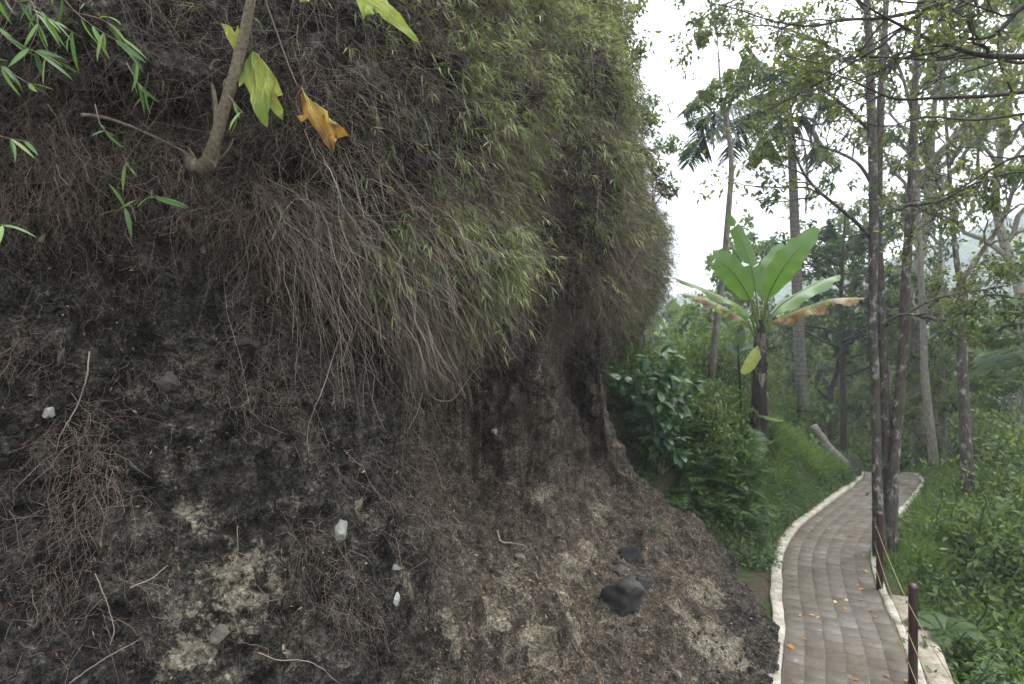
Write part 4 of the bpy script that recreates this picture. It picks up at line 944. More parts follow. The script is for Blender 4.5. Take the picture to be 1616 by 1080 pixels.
banana_leaf(ban, [(1194, 528, d), (1184, 500, d - .1), (1160, 478, d - .2), (1110, 455, d - .2), (1064, 438, d - .1)], .16, 7, (0, -.2, 1), .6, tear=.25, t0=.2, rnd=.5)
banana_leaf(ban, [(1192, 532, d), (1178, 508, d + .1), (1150, 488, d + .2), (1110, 470, d + .3), (1074, 464, d + .35)], .16, 8, (0, -.1, 1), .75, brown=(.8, .1), tear=.5, t0=.2, rnd=.6)
banana_leaf(ban, [(1200, 545, d - .08), (1193, 560, d - .15), (1182, 578, d - .18), (1170, 590, d - .18)], .11, 9, (.2, -1, .3), .2, tear=0, t0=.05, rnd=.95, label='small yellow leaf hanging from the crown', pr=.01)
banana_leaf(ban, [(1190, 655, d - .1), (1205, 657, d - .2), (1222, 662, d - .3), (1236, 664, d - .35)], .05, 10, (0, -.4, 1), .3, tear=0, t0=.1, rnd=.2, pr=.006)
w = catmull(poly_pts([(1197, 700, d), (1198, 650, d), (1199, 600, d), (1199, 560, d), (1200, 530, d), (1201, 505, d)]), 26)
part(ban, 'stem', tubes(w[None], np.interp(np.linspace(0, 1, 26), [0, .3, .6, .85, 1], [.17, .13, .1, .08, .055])[None], 12, np.array([.15]), jitter=.1), M['banana_sheath'])
rb = np.random.default_rng(3)
for i in range(90):                              # dead leaf sheaths hanging round the stem, each one a flap
    u0 = rb.uniform(.02, .8) ** .85; c = np.array([np.interp(u0, np.linspace(0, 1, 26), w[:, k]) for k in range(3)]); a = rb.uniform(0, 2 * np.pi); rr = np.interp(u0, [0, .3, .6, 1], [.15, .125, .1, .06])
    o_ = np.array([math.cos(a), math.sin(a), 0]); s_ = np.array([-o_[1], o_[0], 0]); L = rb.uniform(.12, .4); K = 6; ws = rb.uniform(.02, .075); V = []
    for k in range(K):
        t = k / (K - 1); out_ = rr + .012 + .07 * t * rb.uniform(.3, 1) * math.sin(t * 3); wd = ws * (1 - .75 * t) * (1 + .2 * rb.normal())
        for s in (-1, 0, 1): V.append(c + o_ * (out_ - .02 * abs(s)) + s_ * s * wd - UP * (-1) * 0 + DOWN * (L * t - .05))
    F = [(3 * k + s, 3 * k + s + 1, 3 * k + s + 4, 3 * k + s + 3) for k in range(K - 1) for s in (0, 1)]
    part(ban, 'dead_sheath', (np.array(V), [np.array(F)], np.full(len(V), rb.uniform())), M['banana_sheath'])

# ------------------------------------------------------------------ templates for ground cover (scattered by geometry nodes: nobody could count them)
def t_grass(rg, n=46, L=(.2, .5), spread=.12, w=.008):
    a = rg.uniform(0, 2 * np.pi, n); rr = spread * np.sqrt(rg.uniform(0, 1, n)); B = np.stack([rr * np.cos(a), rr * np.sin(a), 0 * a], 1)
    D = norm(np.stack([np.cos(a) * .35, np.sin(a) * .35, np.full(n, 1.)], 1) + rdir(rg, n) * .25)
    Pt = arcs(rg, B, D, rg.uniform(*L, n), rg.uniform(.2, .7, n), 5, .1); W = w * rg.uniform(.6, 1.3, n)[:, None] * np.array([.6, 1, .9, .6, .08])[None]
    return ribbons(Pt, W, rdir(rg, n), np.clip(rg.beta(2, 2, n), 0, 1))
def t_leafy(rg, stems=5, H=(.15, .4), nl=9, L=.07, W=.035, spread=.1, droop=.25, upb=.9):
    a = rg.uniform(0, 2 * np.pi, stems); B = np.stack([spread * np.cos(a), spread * np.sin(a), 0 * a], 1) * rg.uniform(.2, 1, (stems, 1))
    D = norm(np.stack([np.cos(a) * .6, np.sin(a) * .6, np.full(stems, upb)], 1) + rdir(rg, stems) * .3)
    Pt = arcs(rg, B, D, rg.uniform(*H, stems), rg.uniform(.1, .4, stems), 6, .25)
    st = tubes(Pt, np.full((stems, 6), .003), 3, np.full(stems, .15), cap=False)
    m = np.repeat(np.arange(stems), nl); q = rg.uniform(.2, 1, len(m)) * 5; i = np.minimum(q.astype(int), 4); f = (q - i)[:, None]; T, _, _ = frames(Pt)
    pos = Pt[m, i] * (1 - f) + Pt[m, i + 1] * f; sc = rg.uniform(.6, 1.2, len(m))
    dd = norm(T[m, i] * .35 + rdir(rg, len(m)) * np.array([1, 1, .4])); nn_ = norm(UP + rdir(rg, len(m)) * .45)
    return join([st, blades(pos, dd, nn_, L * sc, W * sc, rg.uniform(.05, droop, len(m))[:, None], .3, np.clip(rg.beta(2, 2, len(m)), 0, 1), .45)])
def t_creeper(rg, n=70, Rr=.25, L=.045, W=.026):
    a = rg.uniform(0, 2 * np.pi, n); rr = Rr * np.sqrt(rg.uniform(0, 1, n)); B = np.stack([rr * np.cos(a), rr * np.sin(a), rg.uniform(0, .07, n)], 1)
    return blades(B, norm(rdir(rg, n) * np.array([1, 1, .3]) + UP * .15), norm(UP + rdir(rg, n) * .5), L * rg.uniform(.6, 1.3, n), W * rg.uniform(.7, 1.2, n), rg.uniform(0, .3, n)[:, None], .25, rg.beta(2, 2, n), .45)
def t_fern(rg, nf=6, L=.5, pairs=13):
    parts = []
    a = np.arange(nf) / nf * 6.28 + rg.uniform(0, 1, nf); D = norm(np.stack([np.cos(a), np.sin(a), np.full(nf, .9)], 1)); B = np.zeros((nf, 3))
    Pt = arcs(rg, B, D, rg.uniform(.7, 1.1, nf) * L, np.full(nf, .55), 8, .05); T, S, U = frames(Pt)
    parts.append(tubes(Pt, np.full((nf, 8), .003), 3, np.full(nf, .2), cap=False))
    for sg in (-1, 1):
        m = np.repeat(np.arange(nf), pairs); q = np.tile(np.linspace(.12, .98, pairs), nf); fi = q * 7; i = np.minimum(fi.astype(int), 6); f = (fi - i)[:, None]
        pos = Pt[m, i] * (1 - f) + Pt[m, i + 1] * f; ln = L * .26 * np.sin(np.pi * (q * .85 + .12)) + .01
        parts.append(blades(pos, norm(S[m, i] * sg + T[m, i] * .35), U[m, i], ln, ln * .2 + .008, .15 * np.ones((len(m), 1)), .1, np.clip(.4 + rg.normal(size=len(m)) * .12, 0, 1)))
    return join(parts)
def t_bush(rg, H=1.0, n=260, L=.1, W=.045, stems=8):
    a = rg.uniform(0, 6.28, stems); D = norm(np.stack([np.cos(a) * .55, np.sin(a) * .55, np.ones(stems)], 1)); Pt = arcs(rg, np.zeros((stems, 3)), D, rg.uniform(.6, 1.1, stems) * H, rg.uniform(.0, .3, stems), 7, .3)
    st = tubes(Pt, np.linspace(.012, .004, 7)[None] * np.ones((stems, 1)), 4, np.full(stems, .1), cap=False)
    m = rg.integers(0, stems, n); q = rg.uniform(.3, 1, n) * 6; i = np.minimum(q.astype(int), 5); cc = Pt[m, i] + rdir(rg, n) * rg.uniform(0, .22, (n, 1)) * H
    cl = rg.integers(0, 24, n); 
    return join([st, blades(cc, norm(rdir(rg, n) + DOWN * .15), norm(UP + rdir(rg, n) * .7), L * rg.uniform(.6, 1.2, n), W * rg.uniform(.7, 1.2, n), rg.uniform(.05, .35, n)[:, None], .3, np.clip(rg.beta(2, 2, n) * .8 + .25 * (cc[:, 2] / H) - .1, 0, 1), .45)])
rt = np.random.default_rng(77)
def coll(name, parts, mat, scale=1):
    c = bpy.data.collections.new(name)
    for k, pt in enumerate(parts):
        V, F, r = pt; o = bpy.data.objects.new(name, mesh(name, V * scale, F, mat, {'rnd': r})); c.objects.link(o)
    return c
T_ = {'grass': coll('grass_tuft', [t_grass(rt) for _ in range(4)], M['grass']),
      'longgrass': coll('long_grass_tuft', [t_grass(rt, 60, (.4, .85), .15, .011) for _ in range(3)], M['grass']),
      'weed': coll('weed_plant', [t_leafy(rt, int(rt.integers(4, 9)), (.15, .5), 11, rt.uniform(.05, .11), rt.uniform(.022, .045)) for _ in range(7)], M['weed']),
      'broad': coll('broad_weed', [t_leafy(rt, 4, (.2, .5), 7, .15, .06, .1, .5) for _ in range(4)], M['weed']),
      'creep': coll('creeper_patch', [t_creeper(rt) for _ in range(4)], M['weed']),
      'fern': coll('fern_plant', [t_fern(rt) for _ in range(3)], M['weed']),
      'bush': coll('bush_plant', [t_bush(rt, 1.0, 300) for _ in range(4)], M['canopy_mid']),
      'tallbush': coll('tall_bush', [t_bush(rt, 2.4, 1100, rt.uniform(.1, .17), rt.uniform(.045, .07), 12) for _ in range(5)], M['canopy_mid'])}
def scatter(name, key, pos, smin, smax, tilt=.25, nrm=None, seed=0):
    """one object of uncountable growth: template plants set on points"""
    rs = np.random.default_rng(seed); n = len(pos); c = T_[key]
    me = bpy.data.meshes.new(name); me.vertices.add(n); me.vertices.foreach_set('co', np.asarray(pos, dtype=np.float32).ravel())
    rot = np.stack([rs.normal(size=n) * tilt, rs.normal(size=n) * tilt, rs.uniform(0, 6.28, n)], 1)
    if nrm is not None:
        for k in range(n):
            q = Vector(nrm[k]).to_track_quat('Z', 'Y') ; from_z = Matrix.Rotation(rot[k, 2], 3, 'Z'); rot[k] = (q.to_matrix() @ from_z).to_euler()
    a = me.attributes.new('rot', 'FLOAT_VECTOR', 'POINT'); a.data.foreach_set('vector', rot.astype(np.float32).ravel())
    a = me.attributes.new('scl', 'FLOAT', 'POINT'); a.data.foreach_set('value', rs.uniform(smin, smax, n).astype(np.float32))
    a = me.attributes.new('idx', 'INT', 'POINT'); a.data.foreach_set('value', rs.integers(0, len(c.objects), n).astype(np.int32))
    o = link(name, me, kind='stuff')
    ng = bpy.data.node_groups.new(name, 'GeometryNodeTree'); ng.interface.new_socket('Geometry', in_out='INPUT', socket_type='NodeSocketGeometry'); ng.interface.new_socket('Geometry', in_out='OUTPUT', socket_type='NodeSocketGeometry')
    nd = ng.nodes; gi = nd.new('NodeGroupInput'); go = nd.new('NodeGroupOutput'); ci = nd.new('GeometryNodeCollectionInfo'); ci.inputs['Collection'].default_value = c
    ci.inputs['Separate Children'].default_value = True; ci.inputs['Reset Children'].default_value = True
    ip = nd.new('GeometryNodeInstanceOnPoints'); ip.inputs['Pick Instance'].default_value = True
    def at(nm, ty): x = nd.new('GeometryNodeInputNamedAttribute'); x.data_type = ty; x.inputs['Name'].default_value = nm; return x.outputs['Attribute']
    L_ = ng.links.new; L_(gi.outputs[0], ip.inputs['Points']); L_(ci.outputs[0], ip.inputs['Instance']); L_(at('rot', 'FLOAT_VECTOR'), ip.inputs['Rotation']); L_(at('scl', 'FLOAT'), ip.inputs['Scale']); L_(at('idx', 'INT'), ip.inputs['Instance Index']); L_(ip.outputs[0], go.inputs[0])
    md = o.modifiers.new('scatter', 'NODES'); md.node_group = ng
    return o
def ground_pts(n, x0, x1, y0, y1, cond=None, seed=0, nz_f=1.0):
    rs = np.random.default_rng(seed); x = rs.uniform(x0, x1, n); y = rs.uniform(y0, y1, n); t, pz, s = path_st(x, y)
    ok = np.abs(t) > .74
    if cond is not None: ok &= cond(x, y, t, rs.uniform(0, 1, n), fbm(np.stack([x, y, 0 * x], 1), nz_f, 3, seed))
    ok &= ~((x > 3.75) & (x < 4.75) & (y > 10.7) & (y < 12.3) & (t < -1.0) & (seed in (17, 18, 19, 5, 7)))
    x, y = x[ok], y[ok]; z = ground_z(x, y); return np.stack([x, y, z - .02], 1)
def ground_nrm(p, e=.08):
    zx = ground_z(p[:, 0] + e, p[:, 1]) - ground_z(p[:, 0] - e, p[:, 1]); zy = ground_z(p[:, 0], p[:, 1] + e) - ground_z(p[:, 0], p[:, 1] - e)
    return norm(np.stack([-zx / (2 * e), -zy / (2 * e), np.ones(len(p))], 1) + UP * .6)
# cut bank beside the path
p = ground_pts(26000, 1.8, 9.5, 9.6, 18, lambda x, y, t, r, q: (t < -.76) & (t > -1.6), 1); scatter('bank_creepers', 'creep', p, .6, 1.1, nrm=ground_nrm(p), seed=1)
p = ground_pts(5200, 1.8, 9.5, 9.6, 17, lambda x, y, t, r, q: (t < -.82) & (t > -1.9) & (q > -.25), 2); scatter('bank_weeds', 'weed', p, .4, .9, nrm=ground_nrm(p), seed=2)
p = ground_pts(5000, 2.6, 9.5, 10.5, 17.5, lambda x, y, t, r, q: (t < -.8) & (t > -1.5) & (q > .12), 33); scatter('bank_grass', 'grass', p, .3, .7, nrm=ground_nrm(p), seed=33)
p = ground_pts(4200, 4.2, 9.5, 11.3, 17, lambda x, y, t, r, q: (t < -1.0) & (t > -3.4) & (r < sstep(4.1, 4.9, x)), 3); scatter('bank_top_grass', 'grass', p, .8, 1.5, seed=3)
p = ground_pts(900, 4.4, 9, 11.6, 16.5, lambda x, y, t, r, q: (t < -1.05) & (t > -2.4), 53); scatter('bank_top_long_grass', 'longgrass', p, .5, .85, seed=53)
p = ground_pts(260, 3.0, 4.6, 10.2, 12, lambda x, y, t, r, q: (t < -.9) & (t > -1.7), 4); scatter('bank_top_grass', 'grass', p, .6, 1.1, seed=4)
# hillside above, left of the path
p = ground_pts(6500, 1.5, 11, 11, 30, lambda x, y, t, r, q: (t < -1.6) & (r < .8), 5); scatter('hillside_weeds', 'weed', p, .8, 1.9, seed=5)
p = ground_pts(2600, 1.5, 9, 11.5, 28, lambda x, y, t, r, q: (t < -2.2) & (q > 0), 6); scatter('hillside_grass', 'longgrass', p, .6, 1.2, seed=6)
p = ground_pts(420, 2.0, 9, 11.5, 17.5, lambda x, y, t, r, q: (t < -1.5) & (r < .6), 7); scatter('hillside_broad_weeds', 'broad', p, .8, 1.6, seed=7)
p = ground_pts(260, 2.5, 12, 16.5, 30, lambda x, y, t, r, q: (t < -2.2), 8); scatter('hillside_bushes', 'bush', p, .6, 1.4, seed=8)
# right of the path: grass by the trees, weeds and ferns down the slope
p = ground_pts(4200, 4.5, 13, 8.2, 17, lambda x, y, t, r, q: (t > .78) & (t < 3.6) & (y > 8.9) & (q > -.25), 10); scatter('path_side_grass', 'grass', p, .45, 1.0, seed=10)
p = ground_pts(1500, 4.8, 13, 9.0, 17, lambda x, y, t, r, q: (t > 1.1) & (t < 3.8) & (q > .02), 30); scatter('path_side_long_grass', 'longgrass', p, .5, 1.0, seed=30)
p = ground_pts(7500, 3.2, 13, 4.5, 17, lambda x, y, t, r, q: (t > .98) & (t < 6) & (q > -.3) & ((y < 9) | (t > 2.3) | (r < .18)), 11); scatter('slope_weeds', 'weed', p, .6, 1.7, seed=11)
p = ground_pts(3500, 3.2, 11, 4.5, 12, lambda x, y, t, r, q: (t > .95) & (t < 3) , 12); scatter('slope_creepers', 'creep', p, .7, 1.3, nrm=ground_nrm(p), seed=12)
p = ground_pts(700, 4.2, 12, 5.5, 14, lambda x, y, t, r, q: (t > 1.2) & (t < 5) & (q > 0), 13); scatter('slope_ferns', 'fern', p, .8, 1.5, seed=13)
p = ground_pts(1400, 4.6, 12, 5, 16, lambda x, y, t, r, q: (t > 1.9) & (t < 5.5) & (r < .55 + q), 44); scatter('slope_broad_weeds', 'broad', p, .9, 2.0, seed=44)
p = ground_pts(2200, 5, 24, 5, 30, lambda x, y, t, r, q: (t > 3.0) & (r < .5 + q), 14); scatter('slope_bushes', 'bush', p, .6, 1.7, seed=14)
p = ground_pts(1500, 9, 26, 16.5, 40, lambda x, y, t, r, q: (np.abs(t) > 1.8), 15); scatter('bushes_beyond_the_bend', 'bush', p, .8, 2.2, seed=15)
p = ground_pts(2500, 8, 16, 14, 22, lambda x, y, t, r, q: (np.abs(t) > .8), 16); scatter('grass_at_the_bend', 'grass', p, .5, 1.1, seed=16)
p = ground_pts(700, 1.8, 5.0, 9.8, 12.5, lambda x, y, t, r, q: (t < -.95) & (t > -3.2) & (x < 4.5), 17); scatter('bank_dark_undergrowth', 'broad', p, .6, 1.2, seed=17)
p = ground_pts(260, 1.8, 5.5, 9.8, 13, lambda x, y, t, r, q: (t < -.95) & (t > -3.4) & (x < 4.8), 18); scatter('bank_ferns', 'fern', p, .8, 1.6, seed=18)
p = ground_pts(420, 1.5, 5.6, 10.3, 14, lambda x, y, t, r, q: (t < -1.5) & (t > -3.8) & (x < 4.2), 19); scatter('bank_bushes', 'bush', p, .45, .9, seed=19)

p = ground_pts(500, 5, 9.5, 5.5, 14, lambda x, y, t, r, q: (t > 1.7) & (t < 3.4) & (q > -.2), 47); scatter('slope_bushes', 'bush', p, .7, 1.5, seed=47)
p = ground_pts(220, 6.5, 14, 7.5, 18, lambda x, y, t, r, q: (t > 2.2) & (t < 5.5) & (q > -.15), 48); scatter('slope_thicket', 'tallbush', p, .5, 1.15, seed=48)
p = ground_pts(700, 7.5, 26, 6.5, 32, lambda x, y, t, r, q: (t > 3.6) & (q > -.3), 45); scatter('slope_thicket', 'tallbush', p, .6, 1.25, seed=45)
p = ground_pts(260, 5, 12, 17.5, 30, lambda x, y, t, r, q: (np.abs(t) > 2.2), 46); scatter('thicket_past_the_bend', 'tallbush', p, .6, 1.2, seed=46)
# ------------------------------------------------------------------ big-leaved shrub by the cliff
def oval_leaf(seed, droop=.3):
    t = np.linspace(0, 1, 7); w = np.sin(np.pi * t ** .85) ** .75 * .26; w[0] = .01; w[-1] = .004; z = -droop * t ** 2 * .5
    V = np.concatenate([np.stack([t, -w, z + w * .25], 1), np.stack([t, 0 * t, z], 1), np.stack([t, w, z + w * .25], 1)]); F = []
    for j in range(6): F += [(j, j + 1, j + 8, j + 7), (j + 7, j + 8, j + 15, j + 14)]
    return mesh('oval_leaf', V, [np.array(F)], M['shrub'], {'rnd': np.full(21, .5)}, True)
OV = [oval_leaf(k, .2 + .15 * k) for k in range(4)]
def leafy_shrub(base, tips, nleaf, L, label, group=None, seed=0, r0=.014, whorl=5):
    rs = np.random.default_rng(seed); root = thing('shrub', base, label, 'shrub', group)
    for tpx in tips:
        a = np.array(base) + rs.normal(size=3) * np.array([.12, .12, 0]); b = np.array(tpx); m = (a + b) / 2 + rs.normal(size=3) * .08; cc = catmull([a, m, b], 14)
        part(root, 'stem', tubes(cc[None], np.linspace(r0, .004, 14)[None], 6, np.array([rs.uniform()])), M['bark_grey'])
        for _ in range(nleaf // len(tips) // whorl):
            q = rs.uniform(.45, 1); c = cc[int(q * 13)]; dirn = norm(rdir(rs, 1)[0] * np.array([1, 1, .5]) + np.array([0, -.3, .25])); tw = c + dirn * rs.uniform(.06, .26)
            part(root, 'twig', tubes(catmull([c, (c + tw) / 2 + UP * .03, tw], 5)[None], np.linspace(.004, .002, 5)[None], 4, np.array([.5])), M['bark_grey'])
            for k in range(whorl):
                e = norm(dirn * .5 + rdir(rs, 1)[0] * .8 + DOWN * .25); place_leaf(root, OV[int(rs.integers(4))], tw - dirn * .02 * k, e, norm(UP * .9 + np.array([0, -.35, 0]) + rdir(rs, 1)[0] * .35), L * rs.uniform(.75, 1.25))
    return root
sd = 10.3
leafy_shrub(P(1040, 745, sd), [P(990, 560, sd + .1), P(1030, 535, sd), P(1070, 560, sd - .1), P(1055, 600, sd - .3), P(1010, 610, sd - .3), P(1085, 600, sd), P(1035, 660, sd - .4), P(1060, 680, sd - .35), P(1000, 580, sd - .2), P(1050, 560, sd - .2), P(975, 600, sd), P(1030, 630, sd - .5), P(1075, 640, sd - .3)], 520, .19, 'tall shrub with big oval leaves standing at the end of the bare slope', seed=1)

# ------------------------------------------------------------------ trees
def kids(rg, Pt, Rd, n, lf, spread=(.5, 1.0), upb=.25, K=7, curl=.35, qr=(.3, 1.0), droop=0.0):
    """side branches for every limb in Pt[N,K0,3]"""
    N0, K0, _ = Pt.shape; T, S, U = frames(Pt); Ln = np.linalg.norm(np.diff(Pt, axis=1), axis=2).sum(1)
    m = np.repeat(np.arange(N0), n); q = rg.uniform(*qr, len(m)); fi = q * (K0 - 1); i = np.minimum(fi.astype(int), K0 - 2); f = (fi - i)[:, None]
    B = Pt[m, i] * (1 - f) + Pt[m, i + 1] * f; R_ = Rd[m, i] * (1 - f[:, 0]) + Rd[m, i + 1] * f[:, 0]
    a = rg.uniform(0, 2 * np.pi, len(m)); sp = rg.uniform(*spread, len(m))[:, None]
    D = norm(T[m, i] * np.cos(sp) + (S[m, i] * np.cos(a)[:, None] + U[m, i] * np.sin(a)[:, None]) * np.sin(sp) + UP * upb)
    L = Ln[m] * lf * rg.uniform(.5, 1.15, len(m)) * (1.15 - .5 * q)
    P2 = arcs(rg, B, D, L, np.full(len(m), droop), K, curl); r2 = np.minimum(R_ * .65, R_)[:, None] * np.linspace(1, .35, K)[None]
    return P2, r2
def leaves_on(rg, Pt, nl, L, W, size_r=.3, qr=(.2, 1.0), jit=.03, base=None, droop=(.05, .3)):
    N0, K0, _ = Pt.shape; T, S, U = frames(Pt); m = np.repeat(np.arange(N0), nl); q = rg.uniform(*qr, len(m)) * (K0 - 1); i = np.minimum(q.astype(int), K0 - 2); f = (q - i)[:, None]
    pos = Pt[m, i] * (1 - f) + Pt[m, i + 1] * f + rdir(rg, len(m)) * jit; sc = rg.uniform(1 - size_r, 1 + size_r, len(m))
    tw = np.repeat(rg.beta(2, 2.6, N0), nl)
    r = np.clip(tw * .75 + rg.normal(size=len(m)) * .12 + .1, 0, 1)
    return blades(pos, norm(T[m, i] * .5 + rdir(rg, len(m)) * .9 + DOWN * .1), norm(UP + rdir(rg, len(m)) * .8), L * sc, W * sc, rg.uniform(*droop, len(m))[:, None], .25, r, .45)
def tree(name, label, category, trunks, limbs, mats, seed, n1=5, n2=5, leaf=(.1, .045), nl=8, lf=(.5, .5), group=None, loc=None, auto=0, up=.25, sides=10, jit=.04, third=0, autoq=(.45, 1.0), autolf=.35, autosp=(.7, 1.2)):
    """trunks / limbs: lists of ([points],[radii]); finer branches and foliage grow from them"""
    rg = np.random.default_rng(seed); bark, lm = mats
    loc = trunks[0][0][0] if loc is None else loc
    root = thing(name, loc, label, category, group); K = 10; allP, allR = [], []
    for pts, rr in trunks:
        n = 28; w = catmull(np.array(pts), n); r = np.interp(np.linspace(0, 1, n), np.linspace(0, 1, len(rr)), rr)
        part(root, 'trunk', tubes(w[None], r[None], sides, np.array([rg.uniform()]), jitter=.06, seed=seed), bark)
        if auto:
            a, b = kids(rg, w[None], r[None], auto, autolf, autosp, up, K, .25, autoq); 
            for q in range(len(a)): part(root, 'branch', tubes(a[q:q + 1], b[q:q + 1], 6, np.array([rg.uniform()])), bark)
            allP.append(a); allR.append(b)
    for pts, rr in limbs:
        w = catmull(np.array(pts), 24); r = np.interp(np.linspace(0, 1, 24), np.linspace(0, 1, len(rr)), rr)
        part(root, 'branch', tubes(w[None], r[None], 7, np.array([rg.uniform()]), jitter=.08, seed=seed), bark)
        ix = np.linspace(0, 23, K).astype(int); allP.append(w[None, ix]); allR.append(r[None, ix])
    P0 = np.concatenate(allP); R0 = np.concatenate(allR)
    P1, R1 = kids(rg, P0, R0, n1, lf[0], (.5, 1.1), up); R1 = np.minimum(R1, .03)
    P2, R2 = kids(rg, P1, R1, n2, lf[1], (.4, 1.0), up * .5, 6)
    tw = [tubes(P1, np.maximum(R1, .0035), 4, rg.uniform(0, 1, len(P1)), cap=False), tubes(P2, np.maximum(R2, .0025), 3, rg.uniform(0, 1, len(P2)), cap=False)]
    lastP = P2
    if third:
        P3, R3 = kids(rg, P2, R2, third, .6, (.4, 1.0), 0, 5); tw.append(ribbons(P3, np.full(P3.shape[:2], .004), rdir(rg, len(P3)), rg.uniform(0, 1, len(P3)))); lastP = P3
    part(root, 'twigs', tw, bark, kind='stuff')
    if nl: part(root, 'crown', leaves_on(rg, lastP, nl, leaf[0], leaf[1], jit=jit), lm, False, kind='stuff')
    return root
D1 = 10.2
px3 = lambda L_, d: [P(x, y, d + (q[0] if q else 0)) for x, y, *q in L_]
tree('three_stemmed_tree', 'tall tree of three lichen-spotted trunks joined at the foot beside the path', 'tree',
     [(px3([(1390, 885), (1384, 760), (1382, 640), (1377, 500), (1379, 350), (1375, 180), (1371, 60), (1366, -60), (1372, -260)], D1 - .05), [.11, .07, .064, .064, .07, .066, .055, .04, .02]),
      (px3([(1399, 885), (1400, 760), (1400, 700), (1394, 560), (1388, 430), (1386, 330), (1389, 180), (1396, 50), (1405, -120), (1420, -260)], D1 + .12), [.13, .1, .074, .068, .064, .06, .056, .045, .03, .015]),
      (px3([(1404, 885), (1408, 760), (1413, 700), (1424, 560), (1430, 430), (1438, 300), (1442, 180), (1452, 0), (1470, -180)], D1), [.12, .09, .074, .072, .07, .062, .05, .038, .018])],
     [(px3([(1374, 375), (1350, 350, -.2), (1320, 325, -.5), (1285, 295, -.7), (1262, 262, -.9), (1240, 200, -1.1), (1200, 150, -1.3)], D1), [.035, .03, .026, .022, .018, .012, .006]),
      (px3([(1376, 290), (1350, 255, .2), (1300, 232, .4), (1250, 215, .5), (1180, 195, .6)], D1), [.03, .026, .02, .014, .006]),
      (px3([(1376, 210), (1340, 175, -.2), (1310, 150, -.5), (1260, 120, -.9), (1210, 110, -1.2)], D1), [.03, .026, .02, .014, .006]),
      (px3([(1372, 120), (1330, 90, .4), (1280, 60, .8), (1200, 40, 1.2), (1130, 60, 1.5)], D1), [.03, .026, .02, .014, .006]),
      (px3([(1370, 20), (1320, -30, .2), (1250, -40, .3), (1160, 0, .3), (1090, 40, .3)], D1), [.035, .03, .02, .014, .006]),
      (px3([(1388, 345), (1430, 325, -.2), (1480, 318, -.5), (1530, 300, -.8), (1580, 270, -1)], D1), [.03, .026, .022, .014, .006]),
      (px3([(1397, 515), (1408, 503, -.1), (1430, 496, -.2), (1470, 502, -.4), (1495, 505, -.5), (1530, 485, -.7), (1560, 465, -.8), (1616, 472, -1), (1680, 460, -1.2)], D1), [.03, .028, .024, .022, .02, .018, .014, .01, .005]),
      (px3([(1430, 496, -.2), (1470, 474, -.3), (1520, 462, -.5), (1570, 455, -.7), (1630, 440, -.9)], D1), [.02, .017, .014, .01, .005]),
      (px3([(1440, 300), (1480, 240, .3), (1530, 200, .6), (1600, 160, .9)], D1), [.03, .026, .02, .008]),
      (px3([(1440, 180), (1420, 110, .3), (1390, 50, .6), (1370, -20, .9)], D1), [.028, .024, .02, .008]),
      (px3([(1450, 60), (1500, 20, -.4), (1560, -10, -.8), (1620, -20, -1.2)], D1), [.028, .024, .02, .008])],
     (M['bark_pale'], M['canopy']), 21, n1=7, n2=6, leaf=(.095, .044), nl=19, lf=(.42, .5), up=.2, jit=.09)
# trunks standing down the slope to the right and beyond the bend
tree('slope_tree', 'lichen-spotted straight tree right of the three-stemmed tree, forking high up', 'tree',
     [(px3([(1530, 800), (1526, 740), (1521, 640), (1518, 560), (1517, 480), (1520, 430)], 12.8), [.12, .11, .095, .09, .08, .07]), (px3([(1519, 470), (1508, 400, .1), (1500, 300, .2), (1492, 180, .3), (1480, 40, .4)], 12.8), [.06, .05, .04, .03, .015])],
     [(px3([(1520, 440), (1548, 400), (1580, 350), (1605, 290), (1650, 220)], 12.8), [.05, .045, .04, .03, .012]), (px3([(1505, 340), (1480, 290), (1460, 230), (1440, 150)], 13), [.03, .025, .02, .01]), (px3([(1500, 260), (1530, 200), (1560, 130), (1600, 60)], 13), [.03, .025, .02, .01])],
     (M['bark_pale'], M['canopy']), 22, n1=9, n2=6, leaf=(.11, .05), nl=11, lf=(.45, .5), jit=.09)
tree('slender_tree', 'slender grey tree left of the forking slope tree', 'tree', [(px3([(1474, 735), (1470, 690), (1460, 600), (1456, 500), (1450, 380), (1446, 240), (1440, 80)], 16), [.11, .1, .085, .075, .065, .05, .02])], [], (M['bark_grey'], M['canopy_dark']), 23, auto=9, n1=5, n2=4, leaf=(.12, .055), nl=7, autoq=(.35, 1), autolf=.22)
tree('slender_tree', 'thin pale pole-like tree just left of the forking slope tree', 'tree', [(px3([(1494, 760), (1490, 700), (1487, 600), (1486, 500), (1484, 380), (1490, 260)], 17), [.065, .06, .055, .05, .04, .015])], [], (M['bark_grey'], M['canopy']), 24, auto=7, n1=5, n2=4, leaf=(.11, .05), nl=6, autoq=(.5, 1), autolf=.25)
tree('slender_tree', 'thin tree leaning left among the pale poles beyond the grass', 'tree', [(px3([(1484, 745), (1478, 690), (1472, 600), (1470, 500), (1476, 380)], 18), [.06, .055, .05, .045, .015])], [], (M['bark_grey'], M['canopy']), 25, auto=6, n1=4, n2=4, leaf=(.11, .05), nl=6, autoq=(.5, 1), autolf=.25)
tree('dark_tree', 'dark thin-trunked tree with tiers of deep green leaves behind the bend', 'tree', [(px3([(1334, 760), (1331, 690), (1329, 560), (1327, 480), (1330, 400), (1334, 330)], 19), [.09, .085, .07, .06, .045, .015])], [], (M['bark_dark'], M['canopy_dark']), 26, auto=16, n1=5, n2=4, leaf=(.17, .075), nl=8, autoq=(.3, 1), autolf=.3, up=.05, autosp=(1.0, 1.5))
